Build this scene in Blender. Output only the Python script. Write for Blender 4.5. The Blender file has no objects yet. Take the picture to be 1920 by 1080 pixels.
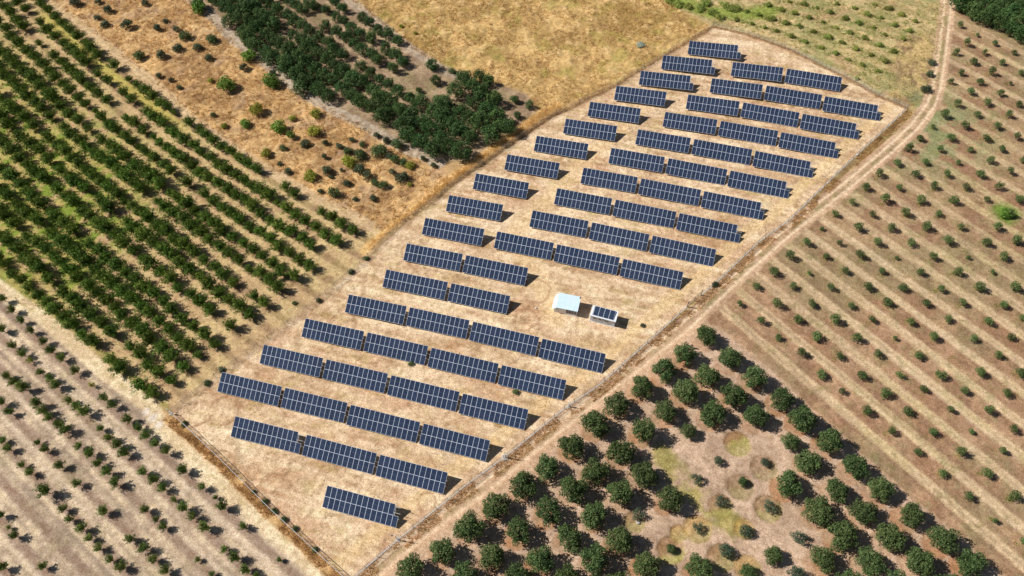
import bpy, math, random
import numpy as np

# ------------------------------------------------------------------ camera, sky, sun, exposure
SC = bpy.context.scene
COL = SC.collection
FPX, CAMH = 1332.0, 145.48
CR = np.array([0.96493908, 0.26165100, -0.02076858])
CU = np.array([-0.20492569, 0.80045276, 0.56327688])
CW = np.array([-0.16400622, 0.53927186, -0.82600715])
from mathutils import Matrix, Vector
cam = bpy.data.cameras.new('camera')
cam.sensor_width = 36.0
cam.lens = FPX / 1920 * 36.0
cam.clip_start, cam.clip_end = 1.0, 9000.0
camo = bpy.data.objects.new('camera', cam)
camo.matrix_world = Matrix([[CR[i], CU[i], -CW[i], (0, 0, CAMH)[i]] for i in range(3)] + [[0, 0, 0, 1]])
COL.objects.link(camo)
SC.camera = camo

SUN_AZ, SUN_EL = math.radians(265.5), math.radians(42.5)
W = bpy.data.worlds.new('World')
SC.world = W
W.use_nodes = True
wn = W.node_tree
bg = wn.nodes['Background']
sky = wn.nodes.new('ShaderNodeTexSky')
sky.sky_type = 'NISHITA'
sky.sun_disc = False
sky.sun_elevation = SUN_EL
sky.sun_rotation = SUN_AZ
sky.air_density, sky.dust_density, sky.ozone_density = 0.8, 0.5, 1.0
wn.links.new(sky.outputs[0], bg.inputs[0])
bg.inputs[1].default_value = 0.05
sun = bpy.data.lights.new('sun', 'SUN')
sun.energy = 5.0
sun.angle = math.radians(0.5)
sun.color = (1.0, 0.98, 0.945)
suno = bpy.data.objects.new('sun', sun)
sd = Vector((math.sin(SUN_AZ) * math.cos(SUN_EL), math.cos(SUN_AZ) * math.cos(SUN_EL), math.sin(SUN_EL)))
suno.rotation_euler = sd.to_track_quat('Z', 'Y').to_euler()
suno.location = (0, 0, 200)
COL.objects.link(suno)
SC.view_settings.view_transform = 'Standard'
SC.view_settings.look = 'None'
SC.view_settings.exposure = 0.1
SC.view_settings.gamma = 1.0
SC.cycles.max_bounces = 6
SC.cycles.diffuse_bounces = 3
SC.cycles.transparent_max_bounces = 12

rnd = random.Random(7)
rng = np.random.default_rng(11)


def un(x, y, z=0.0):
    """ground-survey helper: photo pixel -> point at height z"""
    d = CW + CR * (x - 960) / FPX + CU * (540 - y) / FPX
    return np.array([0, 0, CAMH]) + d * ((z - CAMH) / d[2])


def ung(pts, z=0.0):
    return np.array([un(p[0], p[1], z)[:2] for p in pts])


def inframe(x, y, z=0.0, m=25):
    d = np.array([x, y, z - CAMH])
    k = d @ CW
    return -m < 960 + FPX * (d @ CR) / k < 1920 + m and -m < 540 - FPX * (d @ CU) / k < 1080 + m


ORD = ('first second third fourth fifth sixth seventh eighth ninth tenth eleventh twelfth thirteenth fourteenth '
       'fifteenth sixteenth seventeenth eighteenth nineteenth twentieth').split()
TENS = {20: 'twenty', 30: 'thirty', 40: 'forty', 50: 'fifty'}


def ordw(n):
    if n <= 20:
        return ORD[n - 1]
    t, u = n // 10 * 10, n % 10
    return TENS[t] + '-' + ORD[u - 1] if u else {30: 'thirtieth', 40: 'fortieth', 50: 'fiftieth'}[t]


# ------------------------------------------------------------------ object helpers
def tag(o, label=None, cat=None, group=None, kind=None):
    if label: o['label'] = label
    if cat: o['category'] = cat
    if group: o['group'] = group
    if kind: o['kind'] = kind
    return o


def empty(name, loc, rz=0.0):
    o = bpy.data.objects.new(name, None)
    o.empty_display_size = 0.3
    o.location = loc
    o.rotation_euler = (0, 0, rz)
    COL.objects.link(o)
    return o


def obj(name, me, parent=None, loc=None, rot=None, scale=None):
    o = bpy.data.objects.new(name, me)
    COL.objects.link(o)
    if parent: o.parent = parent
    if loc is not None: o.location = loc
    if rot is not None: o.rotation_euler = rot
    if scale is not None: o.scale = scale if hasattr(scale, '__len__') else (scale,) * 3
    return o


def copy_tree(src, loc, rz, scale, name=None):
    c = src.copy()
    COL.objects.link(c)
    c.location, c.rotation_euler, c.scale = loc, (0, 0, rz), scale
    for ch in list(src.children):
        d = ch.copy()
        COL.objects.link(d)
        d.parent = c
    return c


class MB:
    """collects faces, then makes ONE mesh"""
    def __init__(s):
        s.v, s.f, s.m = [], [], []

    def box(s, x0, x1, y0, y1, z0, z1, m=0, T=None):
        b = len(s.v)
        P = [(x, y, z) for z in (z0, z1) for y in (y0, y1) for x in (x0, x1)]
        if T is not None: P = [tuple(T @ Vector(p)) for p in P]
        s.v += P
        for q in ((0, 2, 3, 1), (4, 5, 7, 6), (0, 1, 5, 4), (2, 6, 7, 3), (0, 4, 6, 2), (1, 3, 7, 5)):
            s.f.append(tuple(b + i for i in q)); s.m.append(m)

    def quad(s, a, b, c, d, m=0):
        k = len(s.v)
        s.v += [tuple(a), tuple(b), tuple(c), tuple(d)]
        s.f.append((k, k + 1, k + 2, k + 3)); s.m.append(m)

    def tube(s, pts, rad, n=7, m=0, cap=True):
        rings = []
        for i, p in enumerate(pts):
            p = Vector(p)
            a = Vector(pts[min(i + 1, len(pts) - 1)]) - Vector(pts[max(i - 1, 0)])
            a.normalize()
            u = a.orthogonal().normalized() if abs(a.z) < .95 else Vector((1, 0, 0))
            u = (u - a * u.dot(a)).normalized()
            w = a.cross(u)
            b = len(s.v)
            r = rad[i] if hasattr(rad, '__len__') else rad
            for k in range(n):
                t = 2 * math.pi * k / n
                s.v.append(tuple(p + (u * math.cos(t) + w * math.sin(t)) * r))
            rings.append(b)
        for i in range(len(rings) - 1):
            for k in range(n):
                s.f.append((rings[i] + k, rings[i] + (k + 1) % n, rings[i + 1] + (k + 1) % n, rings[i + 1] + k)); s.m.append(m)
        if cap:
            s.f.append(tuple(rings[-1] + k for k in range(n))); s.m.append(m)
            s.f.append(tuple(rings[0] + n - 1 - k for k in range(n))); s.m.append(m)

    def mesh(s, name, mats, smooth=False):
        me = bpy.data.meshes.new(name)
        me.from_pydata(s.v, [], s.f)
        for m in (mats if isinstance(mats, (list, tuple)) else [mats]): me.materials.append(m)
        me.polygons.foreach_set('material_index', s.m)
        if smooth: me.polygons.foreach_set('use_smooth', [True] * len(s.f))
        me.update()
        return me


def np_mesh(name, V, F, mats, mi=None, smooth=False, color=None):
    """V (n,3), F (m,k) same-size polygons"""
    me = bpy.data.meshes.new(name)
    n, (m, k) = len(V), F.shape
    me.vertices.add(n)
    me.vertices.foreach_set('co', np.ascontiguousarray(V, np.float32).ravel())
    me.loops.add(m * k)
    me.loops.foreach_set('vertex_index', np.ascontiguousarray(F, np.int32).ravel())
    me.polygons.add(m)
    me.polygons.foreach_set('loop_start', np.arange(0, m * k, k, dtype=np.int32))
    for q in (mats if isinstance(mats, (list, tuple)) else [mats]): me.materials.append(q)
    if mi is not None: me.polygons.foreach_set('material_index', np.ascontiguousarray(mi, np.int32))
    me.polygons.foreach_set('use_smooth', np.full(m, smooth))
    me.update(calc_edges=True)
    if color is not None:
        a = me.attributes.new('soil', 'FLOAT_COLOR', 'POINT')
        c = np.ones((n, 4), np.float32); c[:, :3] = color
        a.data.foreach_set('color', c.ravel())
    return me


# ------------------------------------------------------------------ numpy noise
class VNoise:
    def __init__(s, seed):
        s.t = np.random.default_rng(seed).random((256, 256)).astype(np.float32)

    def __call__(s, x, y):
        xi, yi = np.floor(x).astype(np.int64), np.floor(y).astype(np.int64)
        fx, fy = (x - xi).astype(np.float32), (y - yi).astype(np.float32)
        fx, fy = fx * fx * (3 - 2 * fx), fy * fy * (3 - 2 * fy)
        x0, x1, y0, y1 = xi & 255, (xi + 1) & 255, yi & 255, (yi + 1) & 255
        t = s.t
        return (t[x0, y0] * (1 - fx) + t[x1, y0] * fx) * (1 - fy) + (t[x0, y1] * (1 - fx) + t[x1, y1] * fx) * fy


def fbm(x, y, size, seed, octv=4, gain=0.55):
    v, a, tot = 0, 1.0, 0
    for o in range(octv):
        n = VNoise(seed * 17 + o)
        ca, sa = math.cos(o * 1.1 + seed), math.sin(o * 1.1 + seed)
        v = v + a * n((x * ca - y * sa) / size, (x * sa + y * ca) / size)
        tot += a; a *= gain; size /= 2.03
    return v / tot


def sstep(a, b, x):
    t = np.clip((x - a) / (b - a), 0, 1)
    return t * t * (3 - 2 * t)


def lin(r, g, b):
    c = np.array([r, g, b]) / 255.0
    return np.where(c <= 0.04045, c / 12.92, ((c + 0.055) / 1.055) ** 2.4)


def seg_dist(x, y, P, closed=False):
    """distance to polyline and position along it (0..n)"""
    d = np.full(x.shape, 1e9, np.float32)
    n = len(P)
    for i in range(n if closed else n - 1):
        a, b = P[i], P[(i + 1) % n]
        ex, ey = b - a
        L = ex * ex + ey * ey + 1e-9
        t = np.clip(((x - a[0]) * ex + (y - a[1]) * ey) / L, 0, 1)
        d = np.minimum(d, np.hypot(x - a[0] - t * ex, y - a[1] - t * ey))
    return d


def sdf_full(x, y, P):
    """signed distance, positive inside"""
    d = seg_dist(x, y, P, True)
    ins = np.zeros(x.shape, bool)
    n = len(P)
    for i in range(n):
        a, b = P[i], P[(i + 1) % n]
        c = (a[1] > y) != (b[1] > y)
        ins ^= c & (x < (b[0] - a[0]) * (y - a[1]) / (b[1] - a[1] + 1e-12) + a[0])
    return np.where(ins, d, -d)


def inpoly(p, P):
    return float(sdf_full(np.array([p[0]]), np.array([p[1]]), P)[0])


def local(fn, x, y, P, m, fill):
    out = np.full(x.shape, fill, np.float32)
    s = (x > P[:, 0].min() - m) & (x < P[:, 0].max() + m) & (y > P[:, 1].min() - m) & (y < P[:, 1].max() + m)
    if s.any(): out[s] = fn(x[s], y[s], P)
    return out


def sdf(x, y, P, m=9): return local(sdf_full, x, y, P, m, -m)
def ldist(x, y, P, m=9): return local(seg_dist, x, y, P, m, m)


# ------------------------------------------------------------------ materials
def new_mat(name):
    m = bpy.data.materials.new(name)
    m.use_nodes = True
    nt = m.node_tree
    return m, nt, nt.nodes['Principled BSDF'], nt.nodes, nt.links


def plain(name, c1, c2=None, scale=3.0, rough=0.7, metal=0.0, bump=0.0, spec=0.4, detail=4.0):
    """two-tone noise material in object space"""
    m, nt, p, N, L = new_mat(name)
    tc = N.new('ShaderNodeTexCoord')
    no = N.new('ShaderNodeTexNoise')
    no.inputs['Scale'].default_value = scale
    no.inputs['Detail'].default_value = detail
    L.new(tc.outputs['Object'], no.inputs['Vector'])
    cr = N.new('ShaderNodeValToRGB')
    cr.color_ramp.elements[0].position, cr.color_ramp.elements[1].position = 0.35, 0.68
    c2 = c2 or [v * 0.75 for v in c1]
    cr.color_ramp.elements[0].color = (*c2, 1)
    cr.color_ramp.elements[1].color = (*c1, 1)
    L.new(no.outputs[0], cr.inputs[0])
    L.new(cr.outputs[0], p.inputs['Base Color'])
    p.inputs['Roughness'].default_value = rough
    p.inputs['Metallic'].default_value = metal
    p.inputs['Specular IOR Level'].default_value = spec
    if bump:
        b = N.new('ShaderNodeBump')
        b.inputs['Strength'].default_value = bump
        b.inputs['Distance'].default_value = 0.05
        L.new(no.outputs[0], b.inputs['Height'])
        L.new(b.outputs[0], p.inputs['Normal'])
    return m


def foliage(name, ca, cb, cc, scale=1.3, var=0.35, trans=0.22):
    """leaf material: mottled greens, each plant a little different"""
    m, nt, p, N, L = new_mat(name)
    geo = N.new('ShaderNodeNewGeometry')
    oi = N.new('ShaderNodeObjectInfo')
    no = N.new('ShaderNodeTexNoise')
    no.inputs['Scale'].default_value = scale
    no.inputs['Detail'].default_value = 3.0
    L.new(geo.outputs['Position'], no.inputs['Vector'])
    cr = N.new('ShaderNodeValToRGB')
    e = cr.color_ramp.elements
    e[0].position, e[1].position = 0.30, 0.72
    e[0].color, e[1].color = (*ca, 1), (*cc, 1)
    k = e.new(0.52); k.color = (*cb, 1)
    ad = N.new('ShaderNodeMath'); ad.operation = 'MULTIPLY_ADD'
    ad.inputs[1].default_value, ad.inputs[2].default_value = 0.35, -0.17
    rp = N.new('ShaderNodeMath'); rp.operation = 'ADD'
    L.new(geo.outputs['Random Per Island'], ad.inputs[0])
    L.new(no.outputs[0], rp.inputs[0]); L.new(ad.outputs[0], rp.inputs[1])
    L.new(rp.outputs[0], cr.inputs[0])
    hs = N.new('ShaderNodeHueSaturation')
    mr = N.new('ShaderNodeMapRange')
    mr.inputs[3].default_value, mr.inputs[4].default_value = 1 - var, 1 + var
    L.new(oi.outputs['Random'], mr.inputs[0])
    L.new(mr.outputs[0], hs.inputs['Value'])
    mh = N.new('ShaderNodeMapRange')
    mh.inputs[3].default_value, mh.inputs[4].default_value = 0.485, 0.515
    w2 = N.new('ShaderNodeMath'); w2.operation = 'MULTIPLY'; w2.inputs[1].default_value = 7.31
    w3 = N.new('ShaderNodeMath'); w3.operation = 'FRACT'
    L.new(oi.outputs['Random'], w2.inputs[0]); L.new(w2.outputs[0], w3.inputs[0]); L.new(w3.outputs[0], mh.inputs[0])
    L.new(mh.outputs[0], hs.inputs['Hue'])
    L.new(cr.outputs[0], hs.inputs['Color'])
    L.new(hs.outputs[0], p.inputs['Base Color'])
    p.inputs['Roughness'].default_value = 0.65
    p.inputs['Specular IOR Level'].default_value = 0.14
    tr = N.new('ShaderNodeBsdfTranslucent')
    L.new(hs.outputs[0], tr.inputs[0])
    mx = N.new('ShaderNodeMixShader')
    mx.inputs[0].default_value = trans
    L.new(p.outputs[0], mx.inputs[1]); L.new(tr.outputs[0], mx.inputs[2])
    L.new(mx.outputs[0], N['Material Output'].inputs[0])
    return m


def straw(name, c1, c2, c3, scale=0.6):
    """dry grass blades, tint drifting over the ground"""
    m, nt, p, N, L = new_mat(name)
    geo = N.new('ShaderNodeNewGeometry')
    no = N.new('ShaderNodeTexNoise')
    no.inputs['Scale'].default_value = scale
    no.inputs['Detail'].default_value = 4.0
    L.new(geo.outputs['Position'], no.inputs['Vector'])
    ad = N.new('ShaderNodeMath'); ad.operation = 'MULTIPLY_ADD'
    ad.inputs[1].default_value, ad.inputs[2].default_value = 0.4, -0.2
    L.new(geo.outputs['Random Per Island'], ad.inputs[0])
    s = N.new('ShaderNodeMath'); s.operation = 'ADD'
    L.new(no.outputs[0], s.inputs[0]); L.new(ad.outputs[0], s.inputs[1])
    cr = N.new('ShaderNodeValToRGB')
    e = cr.color_ramp.elements
    e[0].position, e[1].position = 0.28, 0.74
    e[0].color, e[1].color = (*c1, 1), (*c3, 1)
    k = e.new(0.5); k.color = (*c2, 1)
    L.new(s.outputs[0], cr.inputs[0])
    L.new(cr.outputs[0], p.inputs['Base Color'])
    p.inputs['Roughness'].default_value = 0.9
    p.inputs['Specular IOR Level'].default_value = 0.1
    tr = N.new('ShaderNodeBsdfTranslucent')
    L.new(cr.outputs[0], tr.inputs[0])
    mx = N.new('ShaderNodeMixShader'); mx.inputs[0].default_value = 0.35
    L.new(p.outputs[0], mx.inputs[1]); L.new(tr.outputs[0], mx.inputs[2])
    L.new(mx.outputs[0], N['Material Output'].inputs[0])
    return m

# ------------------------------------------------------------------ survey of the place (photo pixels of 1920 x 1080, projected to the ground)
FENCE_NW = [(322, 772), (420, 695), (500, 637), (560, 593), (596, 562), (633, 533), (690, 483), (720, 450), (763, 413), (827, 367), (840, 353), (917, 300), (973, 260), (1033, 220), (1107, 183), (1160, 157), (1207, 128), (1273, 88), (1337, 50)]
FENCE_NE = [(1337, 50), (1397, 63), (1480, 93), (1527, 117), (1600, 153), (1647, 180), (1701, 203)]
FENCE_SE = [(1701, 203), (1673, 230), (1607, 290), (1547, 347), (1480, 413), (1427, 450), (1340, 533), (1287, 577), (1217, 640), (1123, 723), (1063, 763), (947, 857), (873, 910), (747, 1012), (672, 1076), (640, 1104)]
FENCE_SW = [(322, 776), (349, 800), (377, 827), (414, 862), (508, 956), (592, 1034), (650, 1087), (670, 1104)]
TRACK = [(1779, -40), (1777, -10), (1776, 20), (1768, 88), (1756, 165), (1746, 195), (1714, 238), (1665, 283), (1585, 350), (1527, 395), (1462, 447), (1388, 513), (1332, 566), (1290, 607), (1210, 672), (1130, 735), (1000, 838), (900, 920), (830, 970), (740, 1040), (690, 1085), (620, 1150)]
ORCH_TRACK = [(60, -30), (80, -8), (94, 4), (133, 31), (173, 60), (208, 90), (250, 125), (292, 158), (325, 188), (360, 222), (400, 252), (440, 280), (487, 308), (540, 340), (592, 371), (644, 394), (685, 417), (715, 436)]
SAND_TRACK = [(-40, 505), (0, 540), (31, 563), (69, 588), (104, 617), (133, 640), (167, 673), (208, 707), (250, 738), (281, 760), (300, 800), (312, 815), (354, 850), (396, 889), (425, 917), (487, 972), (550, 1026), (602, 1076), (650, 1125)]
CITRUS_PATH = [(330, -40), (352, -8), (390, 22), (430, 66), (480, 106), (530, 146), (580, 182), (620, 202), (690, 240), (760, 279), (825, 305)]
CITRUS_TOP = [(630, -30), (660, 4), (720, 52), (770, 92), (830, 130), (880, 150)]
GRASS_STRIP = [(303, 788), (318, 776), (334, 786), (349, 798), (377, 824), (414, 858), (508, 952), (592, 1030), (660, 1095), (625, 1100), (560, 1030), (500, 975), (450, 925), (405, 878), (362, 838), (330, 812)]
BERM = [(700, 470), (745, 432), (800, 388), (845, 350), (905, 306), (965, 264), (1020, 222), (1050, 205)]

BIG = [(1324, 630), (1283, 667), (1369, 673), (1244, 696), (1327, 705), (1412, 709), (1202, 726), (1285, 736), (1375, 744), (1465, 750), (1158, 761), (1249, 773), (1335, 777), (1416, 782), (1502, 787), (1117, 798), (1206, 809), (1073, 837), (1163, 849), (1553, 830), (1027, 877), (1116, 886), (1207, 889), (1517, 867), (1602, 877), (980, 911), (1073, 920), (1162, 927), (1255, 935), (1477, 909), (1568, 920), (1650, 920), (930, 951), (1027, 961), (1115, 967), (1535, 962), (1620, 963), (1707, 967), (880, 991), (971, 998), (1067, 1010), (1161, 1014), (1577, 1003), (1670, 1010), (1767, 1013), (830, 1036), (923, 1045), (1013, 1052), (1115, 1050), (1212, 1062), (1543, 1050), (1628, 1053), (1723, 1053), (1820, 1057), (771, 1069), (1312, 1067), (873, 1084), (967, 1086), (1063, 1090), (1160, 1098), (1592, 1100), (1685, 1102), (1780, 1105)]

P_COMP = np.vstack([ung(FENCE_NW), ung(FENCE_NE)[1:], ung(FENCE_SE)[1:-1], ung(FENCE_SW)[::-1][1:]])
P_ORCH = np.vstack([ung(ORCH_TRACK), ung([(690, 483), (633, 533), (596, 562), (560, 593), (500, 637), (420, 695), (322, 772)]), ung(SAND_TRACK)[:10][::-1], ung([(-160, 480), (-160, -60)])])
P_DRY = np.vstack([ung(ORCH_TRACK), ung([(763, 413), (827, 367), (850, 325)]), ung(CITRUS_PATH)[::-1]])
P_CITR = np.vstack([ung(CITRUS_PATH), ung([(917, 300), (973, 255), (1015, 215), (985, 175), (945, 160)]), ung(CITRUS_TOP)[::-1]])
P_MEAD = np.vstack([ung(CITRUS_TOP), ung([(945, 160), (985, 175), (1015, 215), (1107, 183), (1160, 157), (1207, 128), (1273, 88), (1337, 50), (1300, 30), (1235, -5), (1190, -60)])])
P_WEED = np.vstack([ung([(1190, -60), (1235, -5), (1300, 30), (1337, 50)]), ung(FENCE_NE)[1:], ung(TRACK)[:6][::-1]])
P_SAND = np.vstack([ung(SAND_TRACK), ung([(300, 1200), (-150, 1200), (-200, 600)])])
P_STRIP = ung(GRASS_STRIP)
BIG_EDGE = [(1297, 612), (1345, 612), (1400, 655), (1450, 697), (1520, 765), (1575, 812), (1625, 860), (1680, 905), (1735, 955), (1795, 1000), (1860, 1060), (1930, 1120)]
P_BIG = np.vstack([ung(BIG_EDGE), ung([(1930, 1250), (600, 1250)]), ung(TRACK)[13:][::-1]])
P_YOUNG = np.vstack([ung(TRACK)[:14], ung(BIG_EDGE)[1:], ung([(2100, 1150), (2200, 200), (2050, -80)])])

# sapling lattice: row i runs along YB, rows are YA apart
Y0, YA, YB = np.array([29.256, 109.225]), np.array([3.686, 5.773]), np.array([4.870, -3.5506])
YBD = YB / np.hypot(*YB)
YN = np.array([-YBD[1], YBD[0]])
YSP = YA @ YN
# left orchard rows: straight with a slight bow
OD = np.array([0.90656, -0.42208]); ON = np.array([0.42208, 0.90656])
ROW_END = [61.1, 56.1, 51.0, 46.1, 41.0, 36.7, 31.4, 27.2, 22.3, 16.8, 12.7, 8.5, 3.96, -0.6]


def orch_off(k, t):
    f = 0.0 if k < 4 else (k - 3) / 9.0
    f = min(f, 1.0)
    return ROW_END[k] + (1 - f) * (8.41 * t / 100 + 5.21 * t * t / 1e4) + f * (4.92 * t / 100)


BLD = np.array([math.cos(math.radians(-21.9)), math.sin(math.radians(-21.9))]); BLN = np.array([-BLD[1], BLD[0]])
BL_ROWS = [-2.07 - 4.86 * i for i in range(8)]
CD = np.array([math.cos(math.radians(-28)), math.sin(math.radians(-28))]); CN = np.array([-CD[1], CD[0]])


def height(x, y):
    x, y = np.asarray(x, float), np.asarray(y, float)
    return (fbm(x, y, 9.0, 5, 3) - 0.5) * 0.35


def h1(x, y): return float(height(np.array([x]), np.array([y]))[0])


# ------------------------------------------------------------------ ground sheet
def axis(lo, hi, step, far):
    a = np.arange(lo, hi + step, step)
    g, s, e = [], step, a[-1]
    while e < far: s *= 1.6; e += s; g.append(e)
    l, s, e = [], step, a[0]
    while e > -far: s *= 1.6; e -= s; l.append(e)
    return np.concatenate([l[::-1], a, g])


gx, gy = axis(-262, 118, 0.42, 5000), axis(-4, 262, 0.42, 5000)
X, Y = np.meshgrid(gx, gy)
nx, ny = len(gx), len(gy)
x, y = X.ravel(), Y.ravel()
K = 0.95


def C(r, g, b): return lin(r, g, b) * K


n1 = fbm(x, y, 14, 1); n2 = fbm(x, y, 4.0, 2); n3 = fbm(x, y, 1.5, 3, 3); n4 = fbm(x, y, 30, 4, 3)
n5 = fbm(x, y, 2.2, 9, 4); n6 = fbm(x, y, 6.5, 12, 4)
col = np.empty((len(x), 3), np.float32)
col[:] = C(186, 152, 108)
zz = height(x, y).astype(np.float32)


def put(c, m):
    global col
    m = np.clip(m, 0, 1)[:, None]
    col = col * (1 - m) + np.asarray(c, np.float32) * m


def two(c1, c2, t):
    t = np.clip(t, 0, 1)[:, None]
    return np.asarray(c1) * (1 - t) + np.asarray(c2) * t


def S(a, b, v):
    return sstep(a - .05, b + .07, v + (nfine - .5) * .22)


nfine = fbm(x, y, .95, 14, 2)
wob = (n5 - 0.5) * 3.0


def streak(px, py, w, l, seed):
    """tillage and mowing lines: noise drawn out along one direction"""
    return .6 * VNoise(seed)(px / w, py / l) + .4 * VNoise(seed + 1)(px / (w * 2.3), py / (l * 1.7))


wob2 = (n2 - 0.5) * 5.0

# golden meadow behind the citrus
d = sdf(x, y, P_MEAD)
put(two(C(174, 142, 90), C(210, 174, 116), S(.34, .62, n6)), sstep(-1.5, 1.5, d + wob))
inm = sstep(-1, 1, d + wob)
put(C(150, 122, 66), inm * S(.54, .68, n1) * .65)
put(C(158, 148, 74), inm * S(.57, .66, fbm(x, y, 5, 21)) * .55)
put(C(226, 192, 138), inm * S(.58, .72, n5) * .6)
put(C(140, 104, 66), inm * S(.60, .72, fbm(x, y, 2.5, 23)) * .5)
m_mead = inm
# dry scrub field
d = sdf(x, y, P_DRY)
inm = sstep(-1, 1.5, d + wob)
put(two(C(176, 138, 92), C(212, 172, 118), S(.36, .62, n6)), inm)
put(C(136, 102, 70), inm * S(.50, .64, n2) * .75)
put(C(168, 138, 112), inm * S(.58, .70, fbm(x, y, 6, 25)) * .6)
put(C(224, 190, 138), inm * S(.56, .70, n3) * .5)
m_dry = inm
# citrus grove soil
d = sdf(x, y, P_CITR)
inm = sstep(-.6, .8, d + wob * .4)
put(two(C(142, 118, 94), C(176, 150, 120), S(.35, .65, n2)), inm)
ph = ((x * CN[0] + y * CN[1]) - 94.8) / 5.9
fr = np.abs(ph - np.round(ph))
put(C(120, 118, 70), inm * sstep(.25, .40, np.abs(fr - .3)) * 0 + inm * S(.55, .7, n6) * .45)
# weedy young orchard at the top right
d = sdf(x, y, P_WEED)
inm = sstep(-.8, 1.2, d + wob * .5)
put(two(C(178, 156, 112), C(204, 180, 132), S(.35, .62, n6)), inm)
wl = math.radians(-21.1)
wp = (-x * math.sin(wl) + y * math.cos(wl) - (24.3 * .36 + 227 * .933)) / 5.75
wf = np.abs(wp - np.round(wp)) * 5.75 + (n3 - .5)
put(C(214, 186, 136), inm * sstep(1.2, .5, np.abs(wf - 2.5)) * .5)
dn = sdf(x, y, np.vstack([ung(FENCE_NE), ung([(1745, 215), (1765, 90), (1775, -20), (1640, -40)])]))
put(C(146, 144, 92), inm * S(.44, .62, n2 + (n4 - .5) * .8) * (.7 - .35 * sstep(1.5, 2.4, wf)))
put(C(134, 142, 80), inm * S(.58, .68, n5) * .4)
put(C(190, 150, 118), inm * S(.60, .72, fbm(x, y, 7, 31)) * .6)
dg = seg_dist(x, y, ung([(1250, -5), (1330, 22), (1400, 28), (1440, 20)]))
put(C(128, 150, 58), inm * sstep(5.0, 1.5, dg + wob) * .8)
db = ldist(x, y, ung([(1725, 90), (1722, 150), (1700, 190)]), 20)
put(two(C(146, 118, 90), C(198, 170, 118), S(.4, .6, n5)), sstep(8, 4, db + wob2))
# sapling olive field
d = sdf(x, y, P_YOUNG)
inm = sstep(-.6, .6, d)
rowp = ((x - Y0[0]) * YN[0] + (y - Y0[1]) * YN[1]) / YSP
fr = np.abs(rowp - np.floor(rowp) - .5) * YSP + (n3 - .5) * .35     # metres from the middle of the lane
put(two(C(152, 118, 91), C(178, 143, 112), S(.36, .62, n2)), inm)
put(C(146, 104, 78), inm * S(.55, .70, n6) * .45)
far = sstep(95, 150, y + (n4 - .5) * 60)
put(C(164, 144, 106), inm * far * S(.40, .56, n2 + .05) * .4)
put(C(132, 128, 92), inm * S(.58, .70, n1 + far * .08) * .4)
put(C(212, 184, 146), inm * sstep(1.35, .95, fr) * (.86 - .32 * far))
put(C(184, 160, 128), inm * sstep(.45, .2, fr) * (.6 - .2 * far))
put(C(196, 184, 112), inm * sstep(1.3, .9, fr) * S(.52, .62, fbm(x, y, 11, 33)) * .2)
put(C(128, 126, 80), inm * S(.62, .70, n5) * .4)
sk = streak(x * YN[0] + y * YN[1], x * YBD[0] + y * YBD[1], .8, 30, 81)
put(C(216, 190, 156), inm * sstep(.55, .8, sk) * sstep(1.9, 1.3, fr) * .5)
put(C(140, 112, 88), inm * sstep(.45, .2, sk) * .4)
put(C(96, 132, 44), sstep(5, 2, np.hypot(x - un(1885, 400)[0], y - un(1885, 400)[1]) + wob) * .8)
put(C(122, 138, 92), sstep(26, 10, np.hypot((x - un(1735, 240)[0]), y - un(1735, 240)[1]) + wob2 * 2) * S(.40, .55, n2) * .7)
# big olive grove
d = sdf(x, y, P_BIG)
inb = sstep(-.8, .8, d + wob * .3)
put(two(C(176, 148, 124), C(202, 172, 146), S(.36, .62, n2)), inb)
put(C(160, 134, 112), inb * S(.55, .68, n6) * .55)
frb = np.abs(((x - Y0[0]) * YN[0] + (y - Y0[1]) * YN[1]) / 7.6 % 1 - .5) * 7.6 + (n3 - .5)
put(C(208, 176, 146), inb * sstep(1.2, .4, np.abs(frb - 1.2)) * .35)
dw = ldist(x, y, ung([(1238, 850), (1268, 890), (1300, 925), (1350, 968), (1372, 985)]), 12)
put(two(C(142, 134, 70), C(176, 160, 92), S(.4, .6, n5)), inb * sstep(3.4, 1.2, dw + wob) * .85 * S(.30, .50, n2))
for (px, py, r, a) in [(1382, 832, 2.9, 0), (1432, 877, 2.9, 1), (1388, 913, 2.9, 1), (1440, 953, 2.9, 2), (1352, 950, 2.6, 2), (1308, 992, 2.9, 3), (1258, 1032, 2.8, 0), (1352, 1046, 2.8, 2), (1395, 992, 2.2, 3), (1402, 1066, 2.6, 3), (1190, 978, 2.2, 2), (1272, 1000, 1.8, 3)]:
    g = un(px, py)
    rr = np.hypot(x - g[0], y - g[1])
    near = rr < r + 3
    mk = np.zeros_like(x); mk[near] = sstep(r + .1, r - .2, rr[near] + wob[near] * .14)
    side = sstep(-1.2, 1.2, (x - g[0]) * .6 - (y - g[1]) * .8 + wob)
    cc = [(C(140, 98, 52), C(160, 156, 72)), (C(134, 102, 72), C(146, 132, 84)), (C(142, 108, 68), C(150, 142, 76)), (C(176, 138, 70), C(162, 148, 78))][a]
    put(two(cc[0], cc[1], side), mk * (.62 + .5 * (n5 - .5)))
    rim = np.zeros_like(x); rim[near] = sstep(.42, .08, np.abs(rr[near] - r + .2))
    put(C(116, 90, 62), rim * S(.35, .6, n5) * (.3 + .35 * (1 - side)))
    zz -= (mk * .12).astype(np.float32)
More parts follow.
